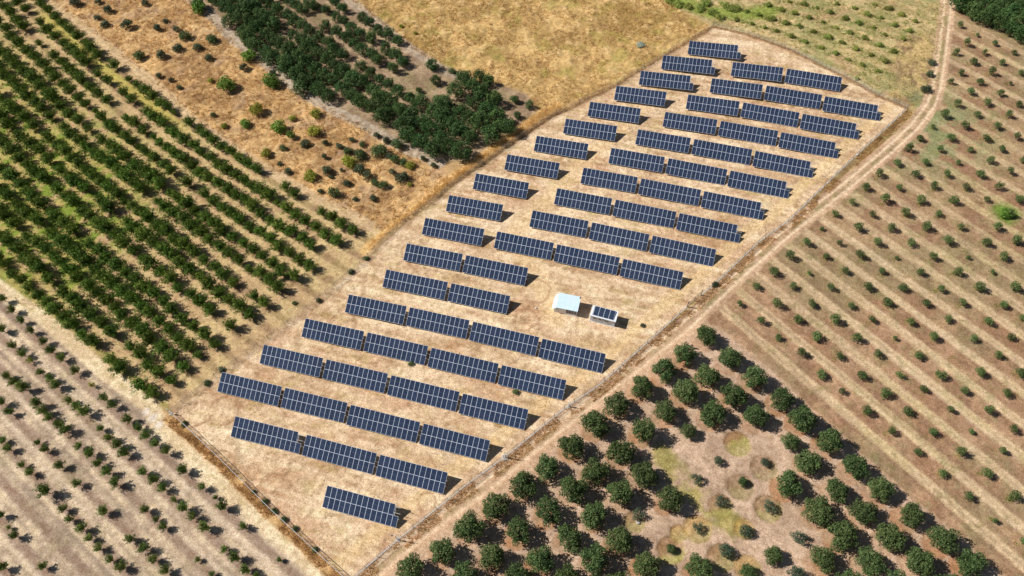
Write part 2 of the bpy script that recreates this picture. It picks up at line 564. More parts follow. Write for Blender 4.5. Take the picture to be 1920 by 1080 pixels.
for (px, py) in BIG:                                  # leaf litter in the shallow basin round each big olive
    g = un(px, py, 2.1)
    bx = (x > g[0] - 5) & (x < g[0] + 5) & (y > g[1] - 5) & (y < g[1] + 5)
    rr = np.hypot(x[bx] - g[0] + .35, y[bx] - g[1] + .35)
    mk = np.zeros_like(x); mk[bx] = sstep(2.95, 2.6, rr + wob[bx] * .1) * (.5 + .5 * sstep(.35, .6, n6[bx]))
    put(two(C(168, 118, 78), C(164, 130, 98), S(.38, .6, n5)), mk * .75)
# bottom-left young orchard
d = sdf(x, y, P_SAND, 60)
ins = sstep(-.3, .6, d)
put(two(C(170, 147, 125), C(192, 168, 144), S(.36, .62, n2)), ins)
rp = (x * BLN[0] + y * BLN[1] + 2.07) / 4.86
fr = np.abs(rp - np.round(rp)) * 4.86 + (n3 - .5) * .4           # metres from the tree line
put(C(156, 132, 112), ins * sstep(1.15, .6, fr) * .85)
put(C(146, 118, 96), ins * sstep(.9, .3, fr) * S(.50, .66, n5) * .8)
put(C(216, 192, 158), ins * sstep(.8, .25, np.abs(fr - 1.65) + (n6 - .5) * .8) * (.25 + .65 * S(.36, .54, n2)))
put(C(164, 144, 122), ins * sstep(.5, .1, np.abs(fr - 2.42)) * S(.38, .56, n6) * .6)
put(C(150, 120, 100), ins * sstep(.75, .2, fr) * S(.50, .62, n3) * .5)
put(C(160, 148, 108), ins * S(.60, .70, n6) * .3)
sk = streak(x * BLN[0] + y * BLN[1], x * BLD[0] + y * BLD[1], .8, 34, 85)
put(C(214, 192, 166), ins * sstep(.52, .8, sk) * sstep(.7, 1.3, fr) * .55)
put(C(140, 122, 106), ins * sstep(.46, .2, sk) * .5)
# left orchard floor
d = sdf(x, y, P_ORCH, 40)
ino = sstep(-.8, 1.0, d + wob * .3)
t = (x * OD[0] + y * OD[1]) + 108.5
off = x * ON[0] + y * ON[1]
offs = np.stack([orch_off(k, t) for k in range(14)])
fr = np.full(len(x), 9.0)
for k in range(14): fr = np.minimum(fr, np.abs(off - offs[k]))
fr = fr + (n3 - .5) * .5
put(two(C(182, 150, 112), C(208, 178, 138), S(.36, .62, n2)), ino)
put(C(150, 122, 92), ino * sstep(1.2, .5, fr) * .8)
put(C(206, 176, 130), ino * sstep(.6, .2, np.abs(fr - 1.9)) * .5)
gp = sstep(-15, -60, t + (n4 - .5) * 70) * sstep(-10, 20, 45 - off)
put(C(170, 156, 82), ino * S(.40, .58, n2 + .12 * gp) * (.25 + .5 * gp))
put(C(112, 140, 42), ino * gp * S(.54, .66, n5 + .03) * .8)
put(C(176, 164, 74), ino * sstep(2.4, 1.0, np.abs(off - orch_off(0, t) + 2.2)) * sstep(-60, -80, t) * sstep(-165, -150, t) * .7)
# compound of mown straw
d = sdf(x, y, P_COMP)
inc = sstep(-.5, .5, d + wob * .15)
fc = fbm(x, y * 3.2, 9, 41, 5)
put(two(C(204, 171, 136), C(235, 209, 174), S(.35, .63, fc * .55 + n2 * .45)), inc)
put(C(166, 126, 86), inc * S(.55, .68, fbm(x, y * 2.4, 6, 43)) * .6)
put(C(196, 154, 120), inc * S(.54, .66, fbm(x, y * 1.6, 8, 45)) * .55)
put(C(180, 160, 100), inc * S(.60, .70, fbm(x, y * 2, 4, 47)) * .45)
put(C(232, 206, 164), inc * S(.56, .70, n5) * .5)
sk = streak(y + x * .02, x, .85, 16, 91)
put(C(240, 216, 180), inc * sstep(.54, .82, sk) * .5)
put(C(176, 140, 102), inc * sstep(.42, .18, sk) * .45)
put(C(150, 114, 80), inc * S(.62, .74, n3) * .45)
lane = np.minimum(ldist(x, y, ung(FENCE_SE), 12), 12)
put(C(226, 194, 142), inc * sstep(2.2, .8, np.abs(lane - 4.2) + wob * .4) * .55)
cl = ldist(x, y, ung([(1290, 110), (1215, 190), (1130, 270), (1060, 340), (1000, 400), (960, 440), (1010, 520), (1040, 600)]), 12)
put(C(226, 194, 146), inc * sstep(3.6, 1.2, cl + wob) * .5)
for (px, py, r) in [(640, 610, 3.2), (370, 765, 4.5), (420, 770, 3.5), (1005, 545, 3.5), (985, 600, 3.0), (660, 545, 3.0), (770, 470, 2.4), (800, 940, 2.0), (410, 870, 3)]:
    g = un(px, py); rr = np.hypot(x - g[0], y - g[1]) + wob * .35
    put(C(170, 130, 96), inc * sstep(.38, .1, np.abs(rr - r)) * .65)
    put(C(228, 198, 156), inc * sstep(.5, .1, np.abs(rr - r * .62)) * .5)
# verge between the right fence and the track
tr = ldist(x, y, ung(TRACK), 14)
fs = ldist(x, y, ung(FENCE_SE), 14)
vm = sstep(3.4, 2.2, fs + wob * .5) * (1 - sstep(-.2, .4, d)) * sstep(2.0, 2.9, tr + wob * .3)
put(two(C(160, 132, 92), C(192, 166, 114), S(.40, .60, n5)), vm)
put(C(120, 112, 58), vm * S(.56, .68, n2) * .6)
# tracks
tk = sstep(2.75, 2.15, tr + wob * .25)
put(two(C(186, 152, 122), C(208, 174, 142), S(.38, .62, n2)), tk)
put(C(230, 204, 170), tk * sstep(.5, .2, np.abs(tr - 1.05) + wob * .06) * .85)
put(C(146, 134, 92), tk * sstep(.68, .3, tr) * 1.2 * S(.46, .60, n5 + sstep(120, 200, y) * .08) * .7)
put(C(212, 176, 142), sstep(6.0, 3.0, tr + wob * .6) * inb * .45)
zz -= (sstep(.5, .2, np.abs(tr - 1.05)) * .07).astype(np.float32)
ot = ldist(x, y, ung(ORCH_TRACK), 14)
put(two(C(196, 166, 128), C(214, 184, 144), S(.4, .6, n2)), sstep(1.9, 1.0, ot + wob * .35) * .85)
put(C(170, 148, 92), sstep(.5, .2, ot) * S(.45, .6, n5) * .6)
st = ldist(x, y, ung(SAND_TRACK), 14)
put(two(C(212, 186, 148), C(232, 210, 172), S(.4, .6, n2)), sstep(2.1, 1.4, st + wob * .15) * .95)
put(C(180, 160, 108), sstep(.45, .2, st) * S(.46, .6, n5) * .6)
put(C(160, 152, 82), sstep(1.3, .4, np.abs(st - 2.6) + wob * .2) * ino * .55)
for q, px, py, r in ((1, 287, 783, 1.5), (1, 275, 772, 1.6), (1, 299, 795, 1.3)):
    g = un(px, py)
    put(C(226, 214, 200), sstep(r, r * .3, np.hypot(x - g[0], y - g[1]) + wob * .35) * .8)
cp = ldist(x, y, ung(CITRUS_PATH), 14)
put(two(C(158, 140, 120), C(186, 168, 146), S(.4, .6, n3)), sstep(2.2, 1.5, cp + wob * .3) * .92)
ct = ldist(x, y, ung(CITRUS_TOP), 14)
put(two(C(160, 142, 122), C(184, 164, 140), S(.4, .6, n3)), sstep(2.4, 1.3, ct + wob * .3) * .9)
# ditch line outside the north fences and straw berm
for P, cc, w in ((FENCE_NE, C(150, 112, 76), .9), (FENCE_NW[6:], C(146, 112, 74), .9)):
    dd_ = ldist(x, y, ung(P), 9)
    put(cc, sstep(w, w * .4, dd_ + wob * .15) * .5)
    zz -= (sstep(1.1, .3, dd_) * .08).astype(np.float32)
bm = ldist(x, y, ung(BERM), 14)
put(two(C(206, 168, 108), C(228, 194, 136), S(.4, .6, n5)), sstep(3.9, 2.6, bm + wob * .4) * (1 - inc))
zz += (sstep(3.6, .6, bm) * .18 * (1 - inc)).astype(np.float32)
put(two(C(178, 140, 92), C(208, 170, 118), S(.4, .6, n5)), sstep(-.2, .4, sdf(x, y, P_STRIP) + wob * .12))
# furrows and clods
zz += ((m_dry + m_mead) * ((n5 - .5) * .55 + (n3 - .5) * .3)).astype(np.float32)
zz += ((n5 - .5) * .16 * inc + (n5 - .5) * .28 * inm + (n3 - .5) * .12).astype(np.float32)
col *= (0.90 + 0.2 * fbm(x, y, .9, 51, 2))[:, None]

qi = (np.arange(ny - 1)[:, None] * nx + np.arange(nx - 1)[None, :]).ravel()
GF = np.stack([qi, qi + 1, qi + nx + 1, qi + nx], 1)
m, nt, p, N, L = new_mat('soil_and_straw')
at = N.new('ShaderNodeAttribute'); at.attribute_name = 'soil'
geo = N.new('ShaderNodeNewGeometry')
nf = N.new('ShaderNodeTexNoise'); nf.inputs['Scale'].default_value = 3.6; nf.inputs['Detail'].default_value = 6.0; nf.inputs['Roughness'].default_value = .68
L.new(geo.outputs['Position'], nf.inputs['Vector'])
mr = N.new('ShaderNodeMapRange')
mr.inputs[1].default_value, mr.inputs[2].default_value, mr.inputs[3].default_value, mr.inputs[4].default_value = .36, .64, .74, 1.36
L.new(nf.outputs[0], mr.inputs[0])
nc = N.new('ShaderNodeTexNoise'); nc.inputs['Scale'].default_value = .95; nc.inputs['Detail'].default_value = 8.0; nc.inputs['Roughness'].default_value = .72
L.new(geo.outputs['Position'], nc.inputs['Vector'])
cr = N.new('ShaderNodeValToRGB')                        # darker brown thatch against bleached patches
cr.color_ramp.elements[0].position, cr.color_ramp.elements[1].position = .38, .62
cr.color_ramp.elements[0].color, cr.color_ramp.elements[1].color = (.80, .755, .70, 1), (1.18, 1.19, 1.20, 1)
L.new(nc.outputs[0], cr.inputs[0])
mu = N.new('ShaderNodeVectorMath'); mu.operation = 'MULTIPLY'
L.new(at.outputs['Color'], mu.inputs[0]); L.new(cr.outputs[0], mu.inputs[1])
mx = N.new('ShaderNodeVectorMath'); mx.operation = 'SCALE'
L.new(mu.outputs[0], mx.inputs[0]); L.new(mr.outputs[0], mx.inputs['Scale'])
L.new(mx.outputs[0], p.inputs['Base Color'])
p.inputs['Roughness'].default_value = 0.95
p.inputs['Specular IOR Level'].default_value = 0.08
bu = N.new('ShaderNodeBump'); bu.inputs['Strength'].default_value = 0.55; bu.inputs['Distance'].default_value = 0.16
L.new(nf.outputs[0], bu.inputs['Height']); L.new(bu.outputs[0], p.inputs['Normal'])
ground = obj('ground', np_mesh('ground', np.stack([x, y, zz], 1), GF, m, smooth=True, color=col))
tag(ground, kind='structure')
ZG = zz.reshape(ny, nx)


def gz(px, py):
    """height of the finished ground sheet"""
    i = np.clip(np.searchsorted(gy, py) - 1, 0, ny - 2); j = np.clip(np.searchsorted(gx, px) - 1, 0, nx - 2)
    fy = (py - gy[i]) / (gy[i + 1] - gy[i]); fx = (px - gx[j]) / (gx[j + 1] - gx[j])
    return (ZG[i, j] * (1 - fx) + ZG[i, j + 1] * fx) * (1 - fy) + (ZG[i + 1, j] * (1 - fx) + ZG[i + 1, j + 1] * fx) * fy


def at(px, py, z=0.0):
    g = un(px, py, z)
    return Vector((g[0], g[1], float(gz(g[0], g[1]))))

# ------------------------------------------------------------------ solar tables
TABLES = [  # row, panels in the upper and lower line, x, y, heading, lean
    (1, 13, 14, -52.32, 32.47, -0.16, 0.06),
    (2, 13, 14, -78.05, 41.61, 0.6, -0.32),
    (2, 14, 14, -61.11, 41.64, -0.22, -0.49),
    (2, 13, 13, -44.15, 41.47, -0.29, -0.36),
    (3, 13, 13, -86.2, 50.66, 0.23, 0.31),
    (3, 13, 13, -70.45, 50.72, 0.48, -0.43),
    (3, 14, 14, -54.58, 50.57, 0.19, -0.87),
    (3, 13, 13, -37.61, 50.46, -0.52, 0.07),
    (4, 13, 13, -80.12, 59.64, 0.43, 0.48),
    (4, 13, 13, -64.34, 59.72, 0.51, -0.27),
    (4, 14, 14, -48.49, 59.65, 0.1, -0.78),
    (4, 13, 13, -31.5, 59.39, -0.25, -0.18),
    (5, 13, 13, -73.68, 68.72, 0.45, 0.11),
    (5, 13, 13, -57.87, 68.81, 0.43, -0.59),
    (5, 14, 14, -41.99, 68.67, -0.34, -0.27),
    (5, 13, 13, -25.06, 68.39, -0.26, -0.06),
    (6, 13, 13, -66.29, 77.69, 0.34, 1.09),
    (6, 13, 13, -50.61, 77.91, 0.34, -0.3),
    (6, 14, 14, -34.78, 77.81, -0.42, -0.65),
    (6, 13, 13, -17.88, 77.43, -0.87, -0.75),
    (7, 14, 14, -60.11, 87.02, 0.23, 0.35),
    (7, 13, 13, -43.14, 87.06, -0.18, -0.08),
    (8, 13, 13, -57.93, 96.01, 0.82, 0.41),
    (8, 14, 14, -42.16, 96.16, 0.07, -0.2),
    (9, 14, 14, -56.13, 105.22, 0.41, 0.22),
    (9, 13, 13, -36.63, 105.47, 0.24, -0.69),
    (9, 14, 14, -20.78, 105.15, -0.22, -0.73),
    (9, 13, 13, -3.8, 104.77, -0.7, -1.04),
    (10, 13, 13, -52.49, 114.29, 0.72, 0.24),
    (10, 13, 13, -29.53, 114.59, 0.34, -0.43),
    (10, 13, 13, -13.67, 114.4, -0.67, -0.82),
    (10, 14, 14, 2.11, 113.91, -0.83, -1.43),
    (11, 13, 13, -47.8, 123.62, 0.68, -0.16),
    (11, 13, 13, -25.05, 123.7, 0.38, -0.4),
    (11, 14, 14, -9.16, 123.57, -0.14, -1.12),
    (11, 13, 14, 7.71, 123.04, -0.46, -1.25),
    (12, 13, 13, -41.39, 132.68, 0.48, 0.4),
    (12, 13, 13, -19.75, 132.84, 0.68, -0.3),
    (12, 14, 14, -3.85, 132.74, -0.15, -0.85),
    (12, 13, 14, 13.02, 132.25, -0.62, -1.13),
    (13, 13, 13, -35.21, 141.75, 1.16, 0.15),
    (13, 13, 13, -13.77, 142.15, 0.48, -0.37),
    (13, 14, 14, 2.19, 142.02, -0.27, -1.16),
    (13, 13, 14, 19.07, 141.46, -0.45, -1.62),
    (14, 13, 13, -28.68, 150.61, 1.39, 0.62),
    (14, 13, 13, -7.76, 151.27, 0.54, -0.17),
    (14, 14, 14, 8.15, 151.2, 0.09, -1.04),
    (14, 13, 14, 25.04, 150.64, -0.44, -1.64),
    (15, 13, 13, -23.3, 159.4, 1.38, 0.85),
    (15, 13, 13, -1.31, 160.33, 0.82, 0.34),
    (15, 14, 14, 14.6, 160.42, -0.25, -0.73),
    (15, 13, 14, 31.48, 159.84, -0.64, -1.46),
    (16, 13, 13, -17.05, 168.21, 1.72, 1.17),
    (16, 13, 13, 4.21, 169.41, 1.32, 0.61),
    (16, 14, 14, 20.09, 169.8, -0.82, -1.1),
    (16, 13, 14, 36.98, 168.95, -0.71, -1.06),
    (17, 13, 14, -11.0, 176.76, 2.6, 1.74),
    (17, 13, 13, 10.24, 178.4, 1.41, 0.85),
    (17, 14, 14, 26.18, 178.94, -0.14, -0.75),
    (17, 13, 14, 43.02, 178.18, -0.29, -1.05),
    (18, 13, 14, -5.51, 185.73, 2.36, 1.83),
    (18, 13, 13, 15.64, 187.5, 1.64, 1.41),
    (18, 14, 14, 31.69, 188.28, -0.39, -0.42),
    (19, 13, 14, 1.54, 194.74, 2.6, 1.76),]
TILT = math.radians(29.198)
SLOPE, PITCH, LOW = 4.5, 1.154, 0.45


def panel_glass():
    m, nt, p, N, L = new_mat('solar_cells')
    oi = N.new('ShaderNodeObjectInfo')
    tc = N.new('ShaderNodeTexCoord')
    no = N.new('ShaderNodeTexNoise'); no.inputs['Scale'].default_value = 1.4; no.inputs['Detail'].default_value = 5
    L.new(tc.outputs['Object'], no.inputs['Vector'])
    geo = N.new('ShaderNodeNewGeometry')
    nb = N.new('ShaderNodeTexNoise'); nb.inputs['Scale'].default_value = .014; nb.inputs['Detail'].default_value = 2
    L.new(geo.outputs['Position'], nb.inputs['Vector'])
    a = N.new('ShaderNodeMix'); a.data_type = 'RGBA'
    a.inputs['A'].default_value = (0.020, 0.034, 0.070, 1)
    a.inputs['B'].default_value = (0.029, 0.046, 0.090, 1)
    L.new(oi.outputs['Random'], a.inputs['Factor'])
    b = N.new('ShaderNodeMix'); b.data_type = 'RGBA'       # thin dust film; its broad drift paints in uneven sky reflection
    b.inputs['B'].default_value = (0.30, 0.28, 0.24, 1)
    mr = N.new('ShaderNodeMapRange'); mr.inputs[1].default_value, mr.inputs[2].default_value = .35, .75
    mr.inputs[3].default_value, mr.inputs[4].default_value = .0, .055
    ml = N.new('ShaderNodeMath'); ml.operation = 'MULTIPLY_ADD'; ml.inputs[1].default_value = .5
    L.new(no.outputs[0], ml.inputs[0])
    h = N.new('ShaderNodeMath'); h.operation = 'MULTIPLY'; h.inputs[1].default_value = .5
    L.new(nb.outputs[0], h.inputs[0]); L.new(h.outputs[0], ml.inputs[2])
    L.new(ml.outputs[0], mr.inputs[0]); L.new(mr.outputs[0], b.inputs['Factor'])
    L.new(a.outputs['Result'], b.inputs['A']); L.new(b.outputs['Result'], p.inputs['Base Color'])
    p.inputs['Roughness'].default_value = 0.16
    p.inputs['Specular IOR Level'].default_value = 0.5
    return m


M_CELL = panel_glass()
M_ALU = plain('brushed_aluminium', (.68, .72, .80), (.58, .62, .70), 6, .45, .0, 0, .5)
M_SEAM = plain('cell_seam', (.15, .17, .21), (.12, .14, .18), 9, .5, 0, 0, .4)
M_BACK = plain('panel_back_sheet', (.42, .42, .42), (.36, .36, .36), 4, .7)
M_GALV = plain('galvanised_steel', (.62, .63, .64), (.50, .51, .52), 7, .5, .1, 0, .5)


def panel_mesh():
    b = MB()
    w, h, fr, sm = 1.149, 2.237, .036, .010
    x0, x1, y0, y1 = -w / 2, w / 2, -h / 2, h / 2
    zt, zg, zb = .036, .031, 0.0
    xs, ys = (x0, x0 + fr, x1 - fr, x1), (y0, y0 + fr, -sm, sm, y1 - fr, y1)
    for i in range(3):
        for j in range(5):
            g = i == 1 and j in (1, 3)
            z = zg if i == 1 and 0 < j < 4 else zt
            b.quad((xs[i], ys[j], z), (xs[i + 1], ys[j], z), (xs[i + 1], ys[j + 1], z), (xs[i], ys[j + 1], z), 0 if g else (2 if (i == 1 and j == 2) else 1))
    for (p, q) in (((x0, y0), (x1, y0)), ((x1, y0), (x1, y1)), ((x1, y1), (x0, y1)), ((x0, y1), (x0, y0))):
        b.quad((*p, zb), (*q, zb), (*q, zt), (*p, zt), 1)
    b.quad((x0, y0, zb), (x0, y1, zb), (x1, y1, zb), (x1, y0, zb), 3)
    return b.mesh('solar_panel', [M_CELL, M_ALU, M_SEAM, M_BACK])


def rail_mesh(n, tail):
    b = MB()
    b.box(-tail, n * PITCH + tail, -.035, .035, -.08, -.004)
    return b.mesh('rail', M_GALV)


def post_mesh(h):
    b = MB()
    b.box(-.05, .05, -.035, .035, -.45, h)
    b.box(-.055, .055, -.07, .07, h - .05, h - .002)
    return b.mesh('support_post', M_GALV)


def rafter_mesh():
    b = MB()
    b.box(-.035, .035, .25, SLOPE - .25, -.17, -.082)
    return b.mesh('rafter', M_GALV)


ME_PANEL, ME_RAFTER = panel_mesh(), rafter_mesh()
ME_RAIL = {(n, t): rail_mesh(n, t) for n in (13, 14) for t in (.06, .24)}
V_POST = (1.0, 3.55)
ME_POST = [post_mesh(LOW + v * math.sin(TILT) - .15) for v in V_POST]
count_in_row = {}
for t in TABLES: count_in_row[t[0]] = count_in_row.get(t[0], 0) + 1
kk = {}
for (row, nt_, nb_, tx, ty, yaw, lean) in TABLES:
    kk[row] = kk.get(row, 0) + 1
    n_in, k = count_in_row[row], kk[row]
    T = empty('solar_table', (tx, ty, 0), math.radians(yaw))
    where = 'nearest row' if row == 1 else 'farthest row' if row == 19 else '%s nearest row' % ordw(row)
    step = 'notched blue' if nt_ != nb_ else 'blue'
    if n_in == 1: lab = 'lone %s solar table in the %s' % (step, where)
    elif k == n_in: lab = '%s solar table, rightmost of the %s' % (step, where)
    elif k == 1: lab = '%s solar table, leftmost of the %s' % (step, where)
    else: lab = '%s solar table, %s from the left in the %s' % (step, ordw(k), where)
    tag(T, lab, 'solar table', 'rows of solar tables on the straw field')
    ln = math.radians(lean)
    # slope frame: x along the row, y up the slope
    for li, (n, yc) in enumerate(((nb_, SLOPE * .25), (nt_, SLOPE * .75))):
        for i in range(n):
            xx = (i + .5) * PITCH
            yy = yc
            obj('solar_panel', ME_PANEL, T, (xx * math.cos(ln), yy * math.cos(TILT), LOW + yy * math.sin(TILT) + xx * math.sin(ln)), (TILT, -ln, 0))
    nmax = max(nt_, nb_)
    for v, tail in ((.55, .06), (1.7, .24), (2.8, .24), (3.95, .06)):
        obj('rail', ME_RAIL[(nmax, tail)], T, (0, v * math.cos(TILT), LOW + v * math.sin(TILT)), (TILT, -ln, 0))
    for q in range(5):
        xx = nmax * PITCH * (.06 + .22 * q)
        obj('rafter', ME_RAFTER, T, (xx, 0, LOW + xx * math.sin(ln)), (TILT, 0, 0))
        for pi in (0, 1):
            obj('support_post', ME_POST[pi], T, (xx, V_POST[pi] * math.cos(TILT), xx * math.sin(ln)))

# ------------------------------------------------------------------ the two cabins
M_WHITE = plain('white_cladding', (.84, .85, .85), (.78, .79, .80), 2, .55, 0, 0, .4)
M_SHADEW = plain('white_wall_shade_tint', (.66, .73, .80), (.58, .65, .72), 2.5, .7)  # white cabin walls, with their blue-grey shade put into the colour
M_ROOFB = plain('pale_blue_roof_sheet', (.74, .88, .96), (.69, .84, .93), 1.2, .42, 0, 0, .5)
M_DARKG = plain('dark_window_glass', (.05, .075, .11), (.04, .06, .09), 3, .12, 0, 0, .6)
M_STEEL = plain('dark_steel', (.12, .12, .125), (.08, .08, .085), 5, .5, .3)
M_CONC = plain('concrete', (.66, .62, .55), (.50, .46, .40), 3.5, .9, 0, .3, .2)


def ang2(p, q):
    a, b = un(*p), un(*q)
    return math.atan2(b[1] - a[1], b[0] - a[0])


# site hut: light blue sheet roof, white front, dark glazed corner
a, b = un(1038, 585), un(1080.6, 593.5)
rz = math.atan2(b[1] - a[1], b[0] - a[0])
Lh = float(np.hypot(b[0] - a[0], b[1] - a[1]))
hut = empty('site_hut', (a[0], a[1], 0), rz)
tag(hut, 'small white site hut with a pale blue sheet roof', 'hut')
Dh, Hh = 3.7, 2.3
m = MB()
m.box(0, Lh * .50, 0, .08, .06, Hh)                 # front, left part
m.box(Lh * .50, Lh * .53, -.02, .10, .06, Hh)       # door post
m.box(Lh * .53, Lh, .02, .10, .06, .62)
m.box(0, .08, .08, Dh, .06, Hh); m.box(Lh - .08, Lh, .10, Dh, .06, Hh); m.box(.08, Lh - .08, Dh - .08, Dh, .06, Hh)
obj('wall', m.mesh('hut_wall', M_WHITE), hut)
m = MB(); m.box(Lh * .53, Lh - .08, .05, .08, .62, Hh)
for q in range(1, 4): m.box(Lh * (.53 + .115 * q) - .02, Lh * (.53 + .115 * q) + .02, .03, .0495, .62, Hh, 1)
obj('window', m.mesh('hut_window', [M_DARKG, M_WHITE]), hut)
m = MB(); m.box(Lh * .08, Lh * .24, -.03, -.002, .08, 2.0)
m.box(Lh * .21, Lh * .225, -.07, -.032, .98, 1.06, 1)
obj('door', m.mesh('hut_door', [plain('door_panel', (.70, .70, .69), (.64, .64, .63), 3, .5), M_STEEL]), hut)
m = MB(); m.box(-.12, Lh + .12, -.12, Dh + .12, -.2, .055)
obj('base_slab', m.mesh('hut_slab', M_CONC), hut)
m = MB()
RS = .10                                            # roof falls to the front
def roofz(yy): return Hh + .10 + RS * (yy + .3) / (Dh + .6) * 3
for i in range(22):                                 # folded sheets
    xa, xb = .45 + (Lh - .25) * i / 22, .45 + (Lh - .25) * (i + 1) / 22
    for (xl, xr, dz) in ((xa, xa + (xb - xa) * .72, 0), (xa + (xb - xa) * .72, xb, .035)):
        m.quad((xl, -.12, roofz(-.12) + dz), (xr, -.12, roofz(-.12) + dz), (xr, Dh + .35, roofz(Dh + .35) + dz), (xl, Dh + .35, roofz(Dh + .35) + dz))
    m.quad((xa + (xb - xa) * .72, -.12, roofz(-.12)), (xa + (xb - xa) * .72, -.12, roofz(-.12) + .035), (xa + (xb - xa) * .72, Dh + .35, roofz(Dh + .35) + .035), (xa + (xb - xa) * .72, Dh + .35, roofz(Dh + .35)))
T0 = Matrix.Translation((0, 0, 0))
m.quad((.45, -.12, roofz(-.12) - .09), (.45, Dh + .35, roofz(Dh + .35) - .09), (Lh + .2, Dh + .35, roofz(Dh + .35) - .09), (Lh + .2, -.12, roofz(-.12) - .09))
m.quad((.45, -.12, roofz(-.12) - .09), (Lh + .2, -.12, roofz(-.12) - .09), (Lh + .2, -.12, roofz(-.12) + .03), (.45, -.12, roofz(-.12) + .03))
m.quad((Lh + .2, -.12, roofz(-.12) - .09), (Lh + .2, Dh + .35, roofz(Dh + .35) - .09), (Lh + .2, Dh + .35, roofz(Dh + .35) + .03), (Lh + .2, -.12, roofz(-.12) + .03))
m.quad((Lh + .2, Dh + .35, roofz(Dh + .35) - .09), (.45, Dh + .35, roofz(Dh + .35) - .09), (.45, Dh + .35, roofz(Dh + .35) + .03), (Lh + .2, Dh + .35, roofz(Dh + .35) + .03))
m.quad((.45, Dh + .35, roofz(Dh + .35) - .09), (.45, -.12, roofz(-.12) - .09), (.45, -.12, roofz(-.12) + .03), (.45, Dh + .35, roofz(Dh + .35) + .03))
obj('roof', m.mesh('hut_roof', M_ROOFB), hut)
m = MB()                                            # lower side lean-to sheet with a cut corner
za, zb_ = roofz(0) - .12, roofz(0) - .42
m.v += [(.44, -.28, za), (.44, Dh + .05, za + .28), (-.05, Dh + .05, zb_ + .30), (-.42, Dh - 1.0, zb_ + .2), (-.42, -.28, zb_)]
m.f.append((0, 1, 2, 3, 4)); m.m.append(0)
m.v += [(v_[0], v_[1], v_[2] - .07) for v_ in m.v[:5]]
m.f.append((9, 8, 7, 6, 5)); m.m.append(0)
for i in range(5): m.f.append((i, i + 5, (i + 1) % 5 + 5, (i + 1) % 5)); m.m.append(0)
obj('side_roof', m.mesh('hut_side_roof', M_ROOFB), hut)
m = MB(); m.box(Lh - .05, Lh + .22, Dh - .25, Dh + .1, roofz(Dh) + .05, roofz(Dh) + .4); m.tube([(Lh + .08, Dh - .08, roofz(Dh) + .4), (Lh + .08, Dh - .08, roofz(Dh) + .62)], .05)
obj('roof_vent', m.mesh('hut_vent', M_STEEL), hut)

# transformer cabin with four panels lying on its roof
a, b = un(1106, 601), un(1151.5, 613)
rz = math.atan2(b[1] - a[1], b[0] - a[0])
Lk = float(np.hypot(b[0] - a[0], b[1] - a[1]))
Dk, Hk = 2.7, 2.35
kio = empty('transformer_cabin', (a[0], a[1], 0), rz)
tag(kio, 'shade-grey walled transformer cabin with four solar panels on its white roof', 'cabin')
m = MB(); m.box(0, Lk, 0, Dk, .1, Hk)
obj('wall', m.mesh('cabin_wall', M_SHADEW), kio)
m = MB(); m.box(-.1, Lk + .1, -.12, Dk + .1, -.25, .098)
obj('base_slab', m.mesh('cabin_slab', plain('pale_plinth', (.70, .70, .68), (.60, .60, .58), 3, .8)), kio)
m = MB()
z0, z1 = Hk + .002, Hk + .16
m.box(-.16, Lk + .16, -.18, Dk + .16, z0, z1)
m.box(-.16, .32, -.18, Dk + .16, z1, z1 + .07); m.box(Lk - .32, Lk + .16, -.18, Dk + .16, z1, z1 + .07)
m.box(.32, Lk - .32, -.18, -.06, z1, z1 + .07); m.box(.32, Lk - .32, Dk + .06, Dk + .16, z1, z1 + .07)
obj('roof', m.mesh('cabin_roof', M_WHITE), kio)
pw = (Lk - .9) / 4
for i in range(4):
    obj('solar_panel', ME_PANEL, kio, (.45 + pw * (i + .5), Dk / 2 + .02, z1 + .22), (math.radians(6), 0, 0), (pw * .97 / 1.149, Dk * .93 / 2.237, 1))
m = MB()
for yy in (.5, Dk - .5): m.box(.4, Lk - .4, yy - .03, yy + .03, z1 + .002, z1 + .12)
obj('panel_rail', m.mesh('cabin_panel_rail', M_GALV), kio)
for i, x0 in enumerate((.5, 1.9, 3.4)):
    w_ = 1.05 if i else 1.1
    m = MB(); m.box(x0, x0 + w_, -.04, -.002, .18, 2.05)
    m.box(x0 + w_ - .16, x0 + w_ - .08, -.09, -.042, 1.0, 1.12, 1)
    for q in range(6): m.box(x0 + .15, x0 + w_ - .25, -.055, -.041, 1.45 + .07 * q, 1.48 + .07 * q, 1)
    obj('door', m.mesh('cabin_door', [plain('cabin_door_paint', (.56, .60, .64), (.50, .54, .58), 3, .5), M_STEEL]), kio)
m = MB(); m.box(Lk * .50, Lk * .60, -.24, -.04, 2.08, 2.26)
obj('wall_lamp', m.mesh('cabin_lamp', M_STEEL), kio)
m = MB(); m.box(-.24, -.002, .3, .55, .9, 1.35)
obj('meter_box', m.mesh('cabin_meter', M_WHITE), kio)

# ------------------------------------------------------------------ fences, gate, lamp posts
def chain_link():
    m, nt, p, N, L = new_mat('chain_link_mesh')
    p.inputs['Base Color'].default_value = (.55, .54, .52, 1)
    p.inputs['Metallic'].default_value = .4; p.inputs['Roughness'].default_value = .5
    tr = N.new('ShaderNodeBsdfTransparent')
    mx = N.new('ShaderNodeMixShader'); mx.inputs[0].default_value = .20
    L.new(tr.outputs[0], mx.inputs[1]); L.new(p.outputs[0], mx.inputs[2])
    L.new(mx.outputs[0], N['Material Output'].inputs[0])
    return m


M_LINK = chain_link()
M_POST = plain('dark_fence_post', (.20, .20, .19), (.14, .14, .135), 6, .6, .3)


